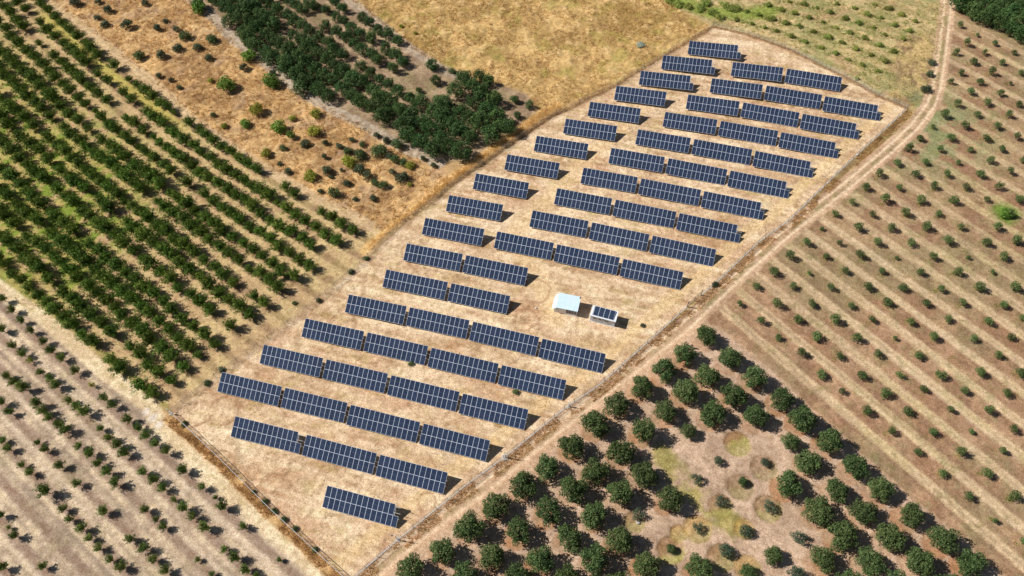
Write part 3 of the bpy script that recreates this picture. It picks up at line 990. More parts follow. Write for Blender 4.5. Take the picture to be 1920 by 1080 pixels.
def resample(P, step):
    seg = np.hypot(*np.diff(P, axis=0).T); s = np.concatenate([[0], np.cumsum(seg)])
    n = max(2, int(round(s[-1] / step)) + 1)
    u = np.linspace(0, s[-1], n)
    return np.stack([np.interp(u, s, P[:, 0]), np.interp(u, s, P[:, 1])], 1)


ME_FPOST = {}


def fence(P, step, h, label, skip=None, rail=.03, kerb=.0, grp='chain link fences round the solar field'):
    pts = resample(P, step)
    F = empty('wire_fence', (pts[0][0], pts[0][1], 0))
    tag(F, label, 'fence', grp)
    o = pts[0]
    key = round(h, 2)
    if key not in ME_FPOST:
        b = MB(); b.tube([(0, 0, -.4), (0, 0, h)], .045, 6)
        ME_FPOST[key] = b.mesh('fence_post', M_POST)
    link, wires, kb = MB(), [MB(), MB(), MB()], MB()
    for i, q in enumerate(pts):
        g = float(gz(q[0], q[1]))
        if not (skip and skip(q)): obj('post', ME_FPOST[key], F, (q[0] - o[0], q[1] - o[1], g))
        if i + 1 < len(pts):
            r = pts[i + 1]
            if skip and skip((q + r) / 2): continue
            g2 = float(gz(r[0], r[1]))
            A, B = (q[0] - o[0], q[1] - o[1]), (r[0] - o[0], r[1] - o[1])
            link.quad((*A, g + .05), (*B, g2 + .05), (*B, g2 + h - .06), (*A, g + h - .06))
            for wi, z in enumerate((h - .05, h * .5, .12)): wires[wi].tube([(*A, g + z), (*B, g2 + z)], .012 if wi else rail, 5, cap=False)
            if kerb:
                dx, dy = B[0] - A[0], B[1] - A[1]; l_ = math.hypot(dx, dy); ux, uy = -dy / l_ * .13, dx / l_ * .13
                kb.quad((A[0] + ux, A[1] + uy, g + kerb), (A[0] - ux, A[1] - uy, g + kerb), (B[0] - ux, B[1] - uy, g2 + kerb), (B[0] + ux, B[1] + uy, g2 + kerb))
                for sg in (1, -1): kb.quad((A[0] + ux * sg, A[1] + uy * sg, g - .2), (B[0] + ux * sg, B[1] + uy * sg, g2 - .2), (B[0] + ux * sg, B[1] + uy * sg, g2 + kerb), (A[0] + ux * sg, A[1] + uy * sg, g + kerb))
    obj('wire_mesh', link.mesh('fence_mesh', M_LINK), F)
    for wi in range(3): obj('wire' if wi else 'top_rail', wires[wi].mesh('fence_wire', M_GALV), F)
    if kerb: obj('kerb', kb.mesh('fence_kerb', M_CONC), F)
    return F


GA, GB = un(1288, 576)[:2], un(1314, 554)[:2]
GM, GH = (GA + GB) / 2, np.hypot(*(GB - GA)) / 2
fence(np.vstack([ung(FENCE_SE[:7]), [GB]]), 2.9, 1.75, 'chain link fence beside the dirt track, from the gate to the far corner', rail=.016, kerb=.05)
fence(np.vstack([[GA], ung(FENCE_SE[8:])]), 2.9, 1.75, 'chain link fence beside the dirt track, from the gate down to the near corner', rail=.016, kerb=.05)
fence(ung(FENCE_SW), 2.9, 1.75, 'chain link fence with a grey top rail above the brown grass strip', rail=.055)
fence(ung(FENCE_NE), 2.9, 1.6, 'chain link fence at the far end below the weedy orchard', rail=.015)
fence(ung(FENCE_NW), 2.9, 1.6, 'long chain link fence on the side of the leafy orchard and citrus grove', rail=.015)

gz0 = float(gz(*GM))
gate = empty('gate', (GA[0], GA[1], gz0), math.atan2(GB[1] - GA[1], GB[0] - GA[0]))
tag(gate, 'closed double gate of dark steel bars in the track side fence', 'gate')
GL = GH * 2
for q in (0, GL):
    b = MB(); b.tube([(q, 0, -.4), (q, 0, 2.25)], .09, 8); obj('post', b.mesh('gate_post', M_STEEL), gate)
for s in (0, 1):
    b = MB(); x0, x1 = .12 + s * (GL / 2 - .06), GL / 2 - .06 + s * (GL / 2 - .06)
    for z in (.12, 1.05, 1.98): b.tube([(x0, 0, z), (x1, 0, z)], .035, 6)
    for xx in (x0, x1): b.tube([(xx, 0, .12), (xx, 0, 1.98)], .04, 6)
    lf = obj('gate_leaf', b.mesh('gate_leaf', M_STEEL), gate)
    b = MB()
    for q in range(1, 6): b.tube([(x0 + (x1 - x0) * q / 6, 0, .13), (x0 + (x1 - x0) * q / 6, 0, 1.97)], .016, 5)
    obj('bars', b.mesh('gate_bars', M_STEEL), lf)


def lamp_post(px, py, label, h, base, arm):
    g = at(px, py)
    R = empty('lamp_post', g, math.radians(20))
    tag(R, label, 'lamp post', 'white camera and lamp posts along the fence')
    b = MB(); b.tube([(0, 0, -.3), (0, 0, h * .5), (0, 0, h)], [.075, .06, .05], 8); obj('pole', b.mesh('lamp_pole', M_GALV, True), R)
    b = MB(); b.box(-base, base, -base, base, -.2, .12); b.box(-base * .6, base * .6, -base * .6, base * .6, .12, .2)
    obj('footing', b.mesh('lamp_footing', M_CONC), R)
    b = MB(); b.box(.08, .34, -.14, .14, .8, 1.35); obj('control_box', b.mesh('lamp_box', M_WHITE), R)
    if arm:
        b = MB(); b.tube([(-.05, 0, h - .08), (-.55, .1, h + .02)], .03, 6); b.tube([(.05, 0, h - .08), (.45, -.1, h)], .03, 6); obj('arm', b.mesh('lamp_arm', M_GALV), R)
        b = MB(); b.box(-.85, -.5, -.02, .22, h - .06, h + .08); obj('lamp_head', b.mesh('lamp_head', M_STEEL), R)
        b = MB(); b.tube([(.40, -.1, h - .02), (.68, -.14, h - .1)], .07, 8); obj('camera', b.mesh('lamp_camera', M_WHITE), R)
    else:
        b = MB(); b.tube([(0, 0, h), (0, .28, h - .04)], .07, 8); obj('camera', b.mesh('lamp_camera2', M_WHITE), R)


lamp_post(746, 1013, 'white footed lamp post on the fence nearest the lone solar table', 3.2, .38, True)
lamp_post(947, 858, 'lamp post with a broad white footing on the fence beside the big olives', 3.3, .62, True)
lamp_post(1066, 763, 'low camera post on a white footing midway along the track fence', 2.4, .34, False)
lamp_post(320, 776, 'pale camera post on the fence corner above the white gravel', 2.2, .3, False)

# pale stones and rubble lying about
ME_STONE = []
for k in range(4):
    r_ = np.random.default_rng(60 + k); b = MB()
    n, mm = 7, 5
    for i in range(mm + 1):
        for j in range(n):
            th, ph_ = math.pi * i / mm, 2 * math.pi * j / n
            r = 1 + r_.uniform(-.22, .22)
            b.v.append((r * math.sin(th) * math.cos(ph_), r * math.sin(th) * math.sin(ph_) * .8, r * .6 * math.cos(th)))
    for i in range(mm):
        for j in range(n):
            b.f.append((i * n + j, i * n + (j + 1) % n, (i + 1) * n + (j + 1) % n, (i + 1) * n + j)); b.m.append(0)
    ME_STONE.append(b.mesh('stone', plain('pale_stone_%d' % k, (.66, .62, .56), (.5, .46, .40), 5, .9), False))
for (px, py, s, lab) in [(1005, 578, .34, 'white stone on the straw beside the hut'), (1607, 291, .5, 'white block against the upper track fence'), (1552, 343, .3, 'small white block on the fence below the stepped tables'), (1434, 446, .32, 'white stone at the fence right of the tenth row'), (1160, 696, .28, 'pale stone at the fence foot above the big olives'), (1191, 664, .3, 'pale stone at the fence foot opposite the cabin'), (1196, 980, .5, 'bleached stump rubble among the weeds of the big grove'), (1543, 352, .25, 'lower of the white blocks by the upper track fence')]:
    o = obj('stone', ME_STONE[rnd.randrange(4)], None, at(px, py) + Vector((0, 0, s * .25)), (0, 0, rnd.uniform(0, 6)), s)
    tag(o, lab, 'stone', 'pale stones and blocks')

# ------------------------------------------------------------------ the person by the grove
def skin_fig(name, joints, edges, rads, mat, parent):
    me = bpy.data.meshes.new(name)
    me.from_pydata(joints, edges, [])
    me.materials.append(mat)
    o = obj(name, me, parent)
    md = o.modifiers.new('skin', 'SKIN')
    for i, r in enumerate(rads):
        me.skin_vertices[0].data[i].radius = (r, r) if not hasattr(r, '__len__') else r
        me.skin_vertices[0].data[i].use_root = (i == 0)
    s = o.modifiers.new('smooth', 'SUBSURF'); s.levels = s.render_levels = 2
    return o


def make_person():
    R = empty('person', at(1296.2, 652.6), math.radians(150))
    tag(R, 'person in a dark jacket and pale trousers standing between the first olives', 'person')
    skin = plain('skin', (.52, .34, .25), (.48, .31, .22), 5, .55)
    J = [(0, 0, .95), (0, .01, 1.15), (0, .01, 1.36), (0, 0, 1.47), (0, .015, 1.60), (0, .02, 1.71)]
    E_ = [(0, 1), (1, 2), (2, 3), (3, 4), (4, 5)]
    Rr = [(.15, .11), (.135, .1), (.16, .1), .055, (.075, .09), .055]
    for s in (-1, 1):
        b = len(J)
        J += [(s * .17, 0, 1.40), (s * .23, -.01, 1.13), (s * .24, .09, .90), (s * .24, .13, .82)]
        Rr += [.055, .042, .03, .036]
        E_ += [(2, b), (b, b + 1), (b + 1, b + 2), (b + 2, b + 3)]
        b = len(J)
        J += [(s * .095, 0, .88), (s * .105, .02, .49), (s * .11, -.02, .08), (s * .12, .13, .035)]
        Rr += [.09, .06, .042, .035]
        E_ += [(0, b), (b, b + 1), (b + 1, b + 2), (b + 2, b + 3)]
    body = skin_fig('body', J, E_, Rr, skin, R)
    jm = plain('dark_jacket', (.045, .03, .035), (.03, .02, .025), 6, .85)
    Jj = [(0, 0, .90), (0, .01, 1.15), (0, .01, 1.37), (0, 0, 1.45)]; Ej = [(0, 1), (1, 2), (2, 3)]; Rj = [(.175, .13), (.16, .125), (.18, .12), .075]
    for s in (-1, 1):
        b = len(Jj); Jj += [(s * .18, 0, 1.40), (s * .23, -.01, 1.13), (s * .24, .08, .93)]; Rj += [.075, .06, .048]; Ej += [(2, b), (b, b + 1), (b + 1, b + 2)]
    skin_fig('jacket', Jj, Ej, Rj, jm, R)
    tm = plain('pale_trousers', (.55, .45, .42), (.48, .39, .36), 6, .85)
    Jt = [(0, 0, .96)]; Et = []; Rt = [(.165, .12)]
    for s in (-1, 1):
        b = len(Jt); Jt += [(s * .095, 0, .86), (s * .105, .02, .49), (s * .11, -.02, .11)]; Rt += [.105, .075, .062]; Et += [(0, b), (b, b + 1), (b + 1, b + 2)]
    skin_fig('trousers', Jt, Et, Rt, tm, R)
    hm = plain('dark_hair', (.03, .022, .018), (.02, .015, .012), 8, .7)
    skin_fig('hair', [(0, -.005, 1.70), (0, -.03, 1.64), (0, -.045, 1.58)], [(0, 1), (1, 2)], [.082, .085, .06], hm, R)


make_person()

# ------------------------------------------------------------------ plants: meshes of each kind
def leaf_quads(P, D, size, aspect, r, jit=.7):
    """one small quad per point P, facing roughly D"""
    n = len(P)
    N_ = D + r.normal(0, jit, (n, 3)); N_ /= np.linalg.norm(N_, axis=1)[:, None]
    T = np.cross(N_, r.normal(0, 1, (n, 3))); T /= np.linalg.norm(T, axis=1)[:, None] + 1e-9
    B = np.cross(N_, T)
    l = size * r.uniform(.65, 1.35, n)[:, None]; w = l * aspect
    V = np.stack([P - T * l, P + B * w, P + T * l, P - B * w], 1).reshape(-1, 3)
    return V


def quads_mesh(name, V, mat):
    return np_mesh(name, V, np.arange(len(V)).reshape(-1, 4), mat)


def lobed_crown(seed, rx, rz, zc, nl, lr, per, size, aspect=.55, low=-.55, up=.25):
    r = np.random.default_rng(seed)
    out = []
    for i in range(nl):
        a = 2 * math.pi * (i * .618 + r.uniform(0, .12)); h = low + (1 - low) * (i + .5) / nl
        k = math.sqrt(max(0, 1 - h * h)) * r.uniform(.62, .92)
        c = np.array([rx * k * math.cos(a), rx * k * math.sin(a), zc + rz * h * .72])
        R = lr * r.uniform(.72, 1.28)
        n = int(per * (R / lr) ** 2)
        d = r.normal(0, 1, (n, 3)); d /= np.linalg.norm(d, axis=1)[:, None]
        rad = R * (r.uniform(.25, 1, n) ** .4) * (1 + .25 * np.sin(d[:, 0] * 5 + seed) * np.cos(d[:, 1] * 4 + i))
        P = c + d * rad[:, None] * [1, 1, .9]
        P[:, 2] = np.maximum(P[:, 2], .18 + .2 * r.random(n))
        out.append(leaf_quads(P, d + [0, 0, up], size, aspect, r))
    return np.concatenate(out)


def spiky_crown(seed, R, H, z0, shoots, per, size, aspect=.34, fill=.6):
    """vase-shaped fruit tree: many arching shoots clothed in long leaves"""
    r = np.random.default_rng(seed)
    out = []
    for i in range(shoots):
        a = 2 * math.pi * i * .618 + r.uniform(-.3, .3)
        out_ = R * r.uniform(.35, 1.08) * (1 if i % 3 else .45)
        top = z0 + (H - z0) * r.uniform(.72, 1.12) * (1 - .38 * (out_ / R) ** 2)
        t = r.uniform(.12, 1, per) ** .75
        cx, cy = math.cos(a), math.sin(a)
        P = np.stack([cx * out_ * t ** .8, cy * out_ * t ** .8, z0 * .8 + (top - z0 * .8) * t ** 1.15], 1)
        P += r.normal(0, 1, (per, 3)) * (.10 + .17 * fill * (1 - t * .6))[:, None] * R / 1.6
        D = np.stack([np.full(per, cx), np.full(per, cy), np.full(per, .8)], 1)
        out.append(leaf_quads(P, D, size, aspect, r, .9))
    V = np.concatenate(out)
    V[:, 2] = np.maximum(V[:, 2], .12)
    return V


def tuft_shrub(seed, R, H, n, w):
    """upright grassy shrub: blades fanning out of the ground"""
    r = np.random.default_rng(seed)
    a = r.uniform(0, 2 * math.pi, n); k = r.random(n) ** .6
    bx, by = np.cos(a) * k * R * .45, np.sin(a) * k * R * .45
    tx, ty = np.cos(a) * k * R + r.normal(0, .12, n) * R, np.sin(a) * k * R + r.normal(0, .12, n) * R
    tz = H * (.8 - .5 * k) * r.uniform(.7, 1.15, n)
    px, py = -np.sin(a + r.normal(0, .6, n)) * w, np.cos(a + r.normal(0, .6, n)) * w
    z = np.zeros(n)
    V = np.stack([np.stack([bx - px, by - py, z], 1), np.stack([bx + px, by + py, z], 1),
                  np.stack([tx * .8 + bx * .2 + px, ty * .8 + by * .2 + py, tz * .8], 1), np.stack([tx, ty, tz], 1)], 1)
    return V.reshape(-1, 3)


def trunk_mesh(name, seed, h, r0, limbs, spread, top, mat):
    r = random.Random(seed); b = MB()
    b.tube([(0, 0, -.35), (.02, .01, h * .5), (0, .03, h)], [r0 * 1.35, r0, r0 * .85], 8)
    for i in range(limbs):
        a = 2 * math.pi * i / limbs + r.uniform(-.4, .4)
        s = spread * r.uniform(.7, 1.1); t = top * r.uniform(.85, 1.1)
        b.tube([(0, .02, h * .9), (math.cos(a) * s * .45, math.sin(a) * s * .45, h + (t - h) * .45), (math.cos(a) * s, math.sin(a) * s, t)], [r0 * .62, r0 * .42, r0 * .16], 6)
    return b.mesh(name, mat, True)


M_BARK = plain('olive_bark', (.20, .165, .125), (.11, .09, .07), 4, .9, 0, .5, .15)
M_BARK2 = plain('fruit_tree_bark', (.17, .12, .09), (.09, .065, .05), 5, .85, 0, .4, .15)
M_OLIVE = foliage('olive_leaves', (0.053, 0.089, 0.028), (0.094, 0.147, 0.045), (0.173, 0.218, 0.081), 1.5, .2)
M_OLIVE_PALE = foliage('pale_olive_leaves', (.060, .095, .052), (.100, .145, .082), (.165, .205, .125), 1.5, .2)
M_FRUIT = foliage('fruit_tree_leaves', (0.063, 0.112, 0.015), (0.116, 0.192, 0.026), (0.218, 0.292, 0.047), 1.2, .22)
M_FRUIT_Y = foliage('young_fruit_tree_leaves', (0.071, 0.119, 0.019), (0.133, 0.193, 0.035), (0.237, 0.283, 0.068), 2.0, .25)
M_YELLOW = foliage('yellowing_leaves', (.20, .21, .025), (.34, .34, .045), (.48, .46, .08), 2.0, .2)
M_CITRUS = foliage('citrus_leaves', (0.038, 0.079, 0.023), (0.075, 0.144, 0.041), (0.159, 0.233, 0.072), 1.1, .2)
M_SAPL = foliage('sapling_leaves', (0.057, 0.101, 0.030), (0.110, 0.170, 0.050), (0.193, 0.241, 0.085), 2.4, .28)
M_BUSHG = foliage('bright_bush_leaves', (0.083, 0.173, 0.024), (0.158, 0.288, 0.041), (0.270, 0.403, 0.072), 1.6, .22)
M_BUSHD = foliage('grey_green_bush_leaves', (0.058, 0.081, 0.038), (0.102, 0.130, 0.065), (0.168, 0.193, 0.104), 2.0, .28)
M_WEEDS = foliage('weed_shrub_blades', (0.179, 0.230, 0.047), (0.289, 0.338, 0.075), (0.469, 0.486, 0.131), 1.0, .25, .4)

OLIVE_CR = [quads_mesh('olive_crown', lobed_crown(100 + i, 2.2, 2.1, 2.35, 13, 1.02, 290, .16), M_OLIVE) for i in range(6)]
OLIVE_TR = [trunk_mesh('olive_trunk', 5 + i, 1.0, .19, 5, 1.3, 2.6, M_BARK) for i in range(3)]
OLIVE_PALE = [quads_mesh('olive_crown_pale', lobed_crown(120 + i, 2.1, 1.9, 2.1, 12, .85, 120, .16), M_OLIVE_PALE) for i in range(2)]
FRUIT_CR = [quads_mesh('fruit_crown', spiky_crown(200 + i, 2.0, 3.2, .65, 32, 48, .21), M_FRUIT) for i in range(7)]
FRUIT_TR = [trunk_mesh('fruit_trunk', 30 + i, .6, .085, 6, .9, 2.0, M_BARK2) for i in range(3)]
YOUNG_CR = [quads_mesh('young_fruit_crown', spiky_crown(230 + i, 1.25, 2.55, .85, 20, 42, .16, .36, .75), M_FRUIT_Y) for i in range(6)]
YOUNG_CRY = quads_mesh('yellowing_fruit_crown', spiky_crown(240, 1.15, 2.3, .8, 15, 26, .17, .36, .7), M_YELLOW)
YOUNG_TR = [trunk_mesh('young_fruit_trunk', 40 + i, .8, .055, 5, .55, 1.7, M_BARK2) for i in range(2)]
CITRUS_CR = [quads_mesh('citrus_crown', lobed_crown(300 + i, 2.2, 2.15, 2.15, 13, 1.0, 150, .19, .5, -.7), M_CITRUS) for i in range(6)]
CITRUS_TR = [trunk_mesh('citrus_trunk', 50 + i, .7, .15, 4, 1.1, 2.2, M_BARK) for i in range(2)]


def sapling_mesh(seed):
    r = np.random.default_rng(seed)
    V = [lobed_crown(seed, .66, .8, 1.05, 8, .42, 75, .105, .5, -.5)]
    if seed % 3 == 0 and seed != 402:      # suckers beside the stem
        q = lobed_crown(seed + 50, .45, .25, .3, 4, .32, 24, .10, .5, -.2); q[:, :2] += [-.25, -.12]
        V.append(q)
    V = np.concatenate(V); nl = len(V) // 4
    b = MB(); b.tube([(0, 0, -.3), (.01, 0, .5), (0, .01, 1.2)], [.05, .042, .02], 6, 1)
    me = bpy.data.meshes.new('sapling')
    me.from_pydata([tuple(v) for v in V] + b.v, [], [tuple(range(4 * i, 4 * i + 4)) for i in range(nl)] + [tuple(j + 4 * nl for j in f) for f in b.f])
    me.materials.append(M_SAPL); me.materials.append(M_BARK)
    me.polygons.foreach_set('material_index', [0] * nl + b.m)
    me.update()
    return me


SAPL = [sapling_mesh(400 + i) for i in range(9)]


def bush_set(mat, seed, n=4):
    return [quads_mesh('bush', lobed_crown(seed + i, .72, .62, .62, 10, .42, 110, .095, .5, -.6), mat) for i in range(n)]


BUSH = {'g': bush_set(M_BUSHG, 500), 'd': bush_set(M_OLIVE, 510), 'y': bush_set(M_YELLOW, 520, 3), 's': bush_set(M_BUSHD, 530), 'p': bush_set(foliage('pale_thistle', (.30, .34, .25), (.42, .47, .36), (.55, .58, .47), 2.0, .1), 540, 1)}
TUFT = [quads_mesh('weed_shrub', lobed_crown(600 + i, .78, .42, .36, 9, .36, 80, .12, .3, -.3, .9), M_WEEDS) for i in range(5)]

MASTERS = {}


def plant(name, crown, trunk, g, s, sz=None, rz=None, **tags):
    """first plant of a crown/trunk pair is built, the others are copied from it"""
    key = (name, crown.name, trunk.name)
    sc = (s * rnd.uniform(.88, 1.1), s * rnd.uniform(.88, 1.1), sz or s); rz = rnd.uniform(0, 6.283) if rz is None else rz
    if key in MASTERS:
        o = copy_tree(MASTERS[key], g, rz, sc)
        for k in ('label', 'category', 'group'):
            if k in o: del o[k]
    else:
        o = empty(name, g, rz); o.scale = sc
        obj('crown', crown, o); obj('trunk', trunk, o)
        MASTERS[key] = o
    return tag(o, **tags)


def single(name, me, g, s, sz=None, **tags):
    o = obj(name, me, None, g, (0, 0, rnd.uniform(0, 6.283)), (s * rnd.uniform(.85, 1.15), s * rnd.uniform(.85, 1.15), sz or s))
    return tag(o, **tags)


def gp(p2):
    return Vector((p2[0], p2[1], float(gz(p2[0], p2[1]))))


# ------------------------------------------------------------------ big olive grove (surveyed crown centres)
SMALL = [(1290, 812, .72), (1480, 832, .78), (1345, 865, .50), (1306, 899, .52), (1433, 868, .42), (1392, 904, .42), (1351, 941, .55), (1442, 951, .58), (1308, 990, .50), (1397, 996, .60), (1496, 1009, .68), (1258, 1029, .36), (1359, 1033, .62), (1449, 1043, .68), (1400, 1074, .6), (1492, 1078, .72), (1196, 965, .55)]
BE1 = YBD; BE2 = np.array([-.66, -.75])


def rowcol(pts, n_ax, d_ax, gap):
    """row and place numbers from ground positions: rows along d_ax"""
    v = np.array([p @ n_ax for p in pts]); o = np.argsort(v); row = np.zeros(len(pts), int); k = 0
    for a_, b_ in zip(o[:-1], o[1:]):
        if v[b_] - v[a_] > gap: k += 1
        row[b_] = k
    return row


bigp = np.array([un(px, py, 2.1)[:2] for px, py in BIG])
# grove rows are counted from the sapling field side, trees from the dirt track
uv = np.stack([bigp @ YBD, bigp @ YN], 1)
bo = sorted(range(len(BIG)), key=lambda i: -uv[i, 1])
brow = {}
k, last = 0, None
ref = []
for i in bo:
    for j, (r0, u0) in enumerate(ref):
        if abs(uv[i, 1] - r0) < 2.6: brow[i] = j; break
    else:
        ref.append((uv[i, 1], uv[i, 0])); brow[i] = len(ref) - 1
cnt = {}
for i in sorted(range(len(BIG)), key=lambda i: uv[i, 0]):
    j = brow[i]; cnt[j] = cnt.get(j, 0) + 1
    lab = 'big dark olive, %s from the track in the %s grove row from the saplings' % (ordw(cnt[j]), ordw(j + 1))
    s = rnd.uniform(1.02, 1.18)
    cr = OLIVE_CR[rnd.randrange(6)]
    plant('olive_tree', cr, OLIVE_TR[rnd.randrange(3)], gp(bigp[i]), s, s * rnd.uniform(.92, 1.1), label=lab, cat='olive tree', group='big olives of the grove')
smp = [(un(a, b, 1.3 * c)[:2], c) for a, b, c in SMALL]
su = np.array([p @ YN for p, c in smp]); sord = np.argsort(-su)
for q, i in enumerate(sord):
    p2, c = smp[i]
    px, py = SMALL[i][:2]
    lab = 'half grown olive among the weed circles of the grove, %s counting back from the saplings' % ordw(q + 1)
    plant('olive_tree', OLIVE_PALE[q % 2] if q % 3 else OLIVE_CR[q % 6], OLIVE_TR[q % 3], gp(p2), c, label=lab, cat='olive tree', group='half grown olives between the weed circles')

# ------------------------------------------------------------------ sapling field
sp = []
for i in range(-4, 25):
    for j in range(-8, 20):
        g = Y0 + i * YA + j * YB
        if not inframe(g[0], g[1], .7, 12): continue
        if inpoly(g, P_BIG) > 0 or inpoly(g, P_YOUNG) < 2.6: continue
        if i < -1.5 and np.min(np.hypot(*(bigp - g).T)) < 3.2: continue
        sp.append((i, j, g))
sp.sort(key=lambda q: np.hypot(q[2][0], q[2][1]) ** 2)
minj = {}
for i, j, g in sp: minj[i] = min(minj.get(i, 99), j)
imin = min(minj)
miss = {(3, 7), (9, 4)}
extra_V = []
nsap = 0
for i, j, g in sp:
    if (i, j) in miss: continue
    g = g + np.array([rnd.gauss(0, .28), rnd.gauss(0, .28)])
    r = rnd.random(); s = rnd.uniform(1.0, 1.45) * (1.0 if r > .12 else .65)
    nsap += 1
    if nsap > 300: continue
    lab = 'olive sapling, %s from the left end of the %s sapling row from the grove' % (ordw(j - minj[i] + 1), ordw(i - imin + 1))
    single('olive_sapling', SAPL[rnd.randrange(9)], gp(g), s, s * rnd.uniform(.85, 1.15), label=lab, cat='sapling', group='olive saplings in rows right of the track')

# ------------------------------------------------------------------ leafy orchard on the left
lo = []
for k in range(14):
    t = -1.0 - (k % 3) * .6
    n = 0
    while t > -200:
        p2 = OD * (t - 108.5) + ON * orch_off(k, t)
        n += 1
        if inframe(p2[0], p2[1], 1.3, 22) and inpoly(p2, P_ORCH) > -1.5:
            lo.append((k, n, t, p2))
        sp_ = 3.75 if t > -85 else 4.5 if t > -125 else 5.5
        t -= sp_ * rnd.uniform(.9, 1.1)
gaps = {0: [(-35, -30.5), (-118, -114), (-104, -101.5)], 2: [(-5, -2)], 13: [(-22, -18), (-9, -6.5)], 11: [], 8: [(-6.5, -4)]}
far_V = []
lo2 = []
for k, n, t, p2 in lo:
    if any(a <= t <= b for a, b in gaps.get(k, [])): continue
    if rnd.random() < (.05 if t > -60 else .09): continue
    lo2.append((k, n, t, p2 + np.array([rnd.gauss(0, .25), rnd.gauss(0, .25)])))
lo2.sort(key=lambda q: np.hypot(q[3][0] - 0, q[3][1]) ** 2)
FV = [np.array([v.co for v in me.vertices]) for me in FRUIT_CR]
num = {}
for k, n, t, p2 in sorted(lo2, key=lambda q: -q[2]):
    num[k] = num.get(k, 0) + 1; n_ = num[k]
    near = (k, n, t) in {(a, b, c) for a, b, c, d_ in lo2[:300]} if False else None
rank = {id(q): i for i, q in enumerate(lo2)}
num = {}
for q in sorted(lo2, key=lambda q: -q[2]):
    k, n, t, p2 = q
    num[k] = num.get(k, 0) + 1
    lush = -30 > t > -150 and 4 <= k <= 12
    s = rnd.uniform(.82, 1.12) * (1.2 if lush else 1.06) * (1.0 if t > -110 else 1.12)
    if rnd.random() < .06: s *= .65
    if rank[id(q)] < 300:
        lab = 'leafy fruit tree, %s from the fence in the %s orchard row from the sandy track' % (ordw(num[k]), ordw(14 - k))
        plant('fruit_tree', FRUIT_CR[rnd.randrange(7)], FRUIT_TR[rnd.randrange(3)], gp(p2), s, s * rnd.uniform(.9, 1.1), label=lab, cat='fruit tree', group='leafy fruit trees of the left orchard')
    else:
        a = rnd.uniform(0, 6.283); ca, sa = math.cos(a), math.sin(a)
        V = FV[rnd.randrange(7)] * s
        far_V.append(np.stack([V[:, 0] * ca - V[:, 1] * sa + p2[0], V[:, 0] * sa + V[:, 1] * ca + p2[1], V[:, 2] + float(gz(*p2))], 1))
if far_V:
    tag(obj('far_fruit_trees', quads_mesh('far_fruit_trees', np.concatenate(far_V), M_FRUIT)), 'mass of leafy fruit trees filling the far left of the orchard', 'fruit trees', None, 'stuff')

# ------------------------------------------------------------------ young orchard, bottom left (surveyed)
YNG = [
    [(4, 559), (22, 580), (40, 600), (58, 619), (81, 640), (94, 657), (114, 671), (140, 694), (171, 721, .7), (194, 745), (211, 759), (240, 785), (258, 802), (273, 816), (291, 831), (310, 846), (342, 881), (379, 913, .8), (404, 933, .55), (416, 949), (456, 987, .85), (524, 1049, .5)],
    [(3, 617), (23, 648), (41, 663), (56, 675, .8), (76, 698, .9), (94, 709), (104, 721), (129, 750, .8), (144, 762), (157, 772, 1.15), (188, 803, .8), (204, 821, .9), (219, 832, 1.1), (232, 848), (268, 884), (287, 899), (305, 914), (326, 937, .6), (343, 951), (361, 968), (383, 987), (421, 1030, .75), (440, 1044), (460, 1067, .9), (481, 1078, .6)],
    [(12, 705), (25, 715), (42, 725, 1.2), (69, 756, 1.1), (81, 770), (92, 783, .9), (110, 796, .9), (121, 806), (148, 836, .8), (167, 850), (182, 869), (200, 883), (215, 905), (271, 955, .9), (292, 974, .65), (306, 987, .85), (371, 1049, .55), (397, 1077, .6)],
    [(3, 753), (16, 772, .9), (70, 830, .7), (84, 842, .85), (112, 872, .95), (143, 906, .9), (193, 957, .95), (244, 1011, 1.0), (269, 1028, .95), (287, 1049, .9), (309, 1070, .95)],
    [(4, 825, .8), (15, 840, .85), (40, 872, .7), (55, 886, .85), (83, 919, 1.35), (117, 954, .85), (130, 974, .85), (153, 990), (167, 1009, .8), (184, 1028, .8), (206, 1049, .9), (225, 1063)],
    [(2, 965, .8), (17, 989, .5), (27, 1004, .85), (80, 1062, .75)],
    [(3, 1063, .9)]]
for ri, row in enumerate(YNG):
    for j, q in enumerate(row):
        s = (q[2] if len(q) > 2 else 1.0) * rnd.uniform(1.02, 1.2)
        g = un(q[0], q[1], 1.35 * s)[:2]
        yel = (ri, j) in ((0, 8), (1, 3))
        cr = YOUNG_CRY if yel else YOUNG_CR[rnd.randrange(6)]
        lab = '%s young fruit tree, %s from the left in the %s row below the sandy track' % ('yellowing' if yel else 'green', ordw(j + 1), ordw(ri + 1))
        plant('young_fruit_tree', cr, YOUNG_TR[rnd.randrange(2)], gp(g), s, label=lab, cat='fruit tree', group='young fruit trees at the bottom left')

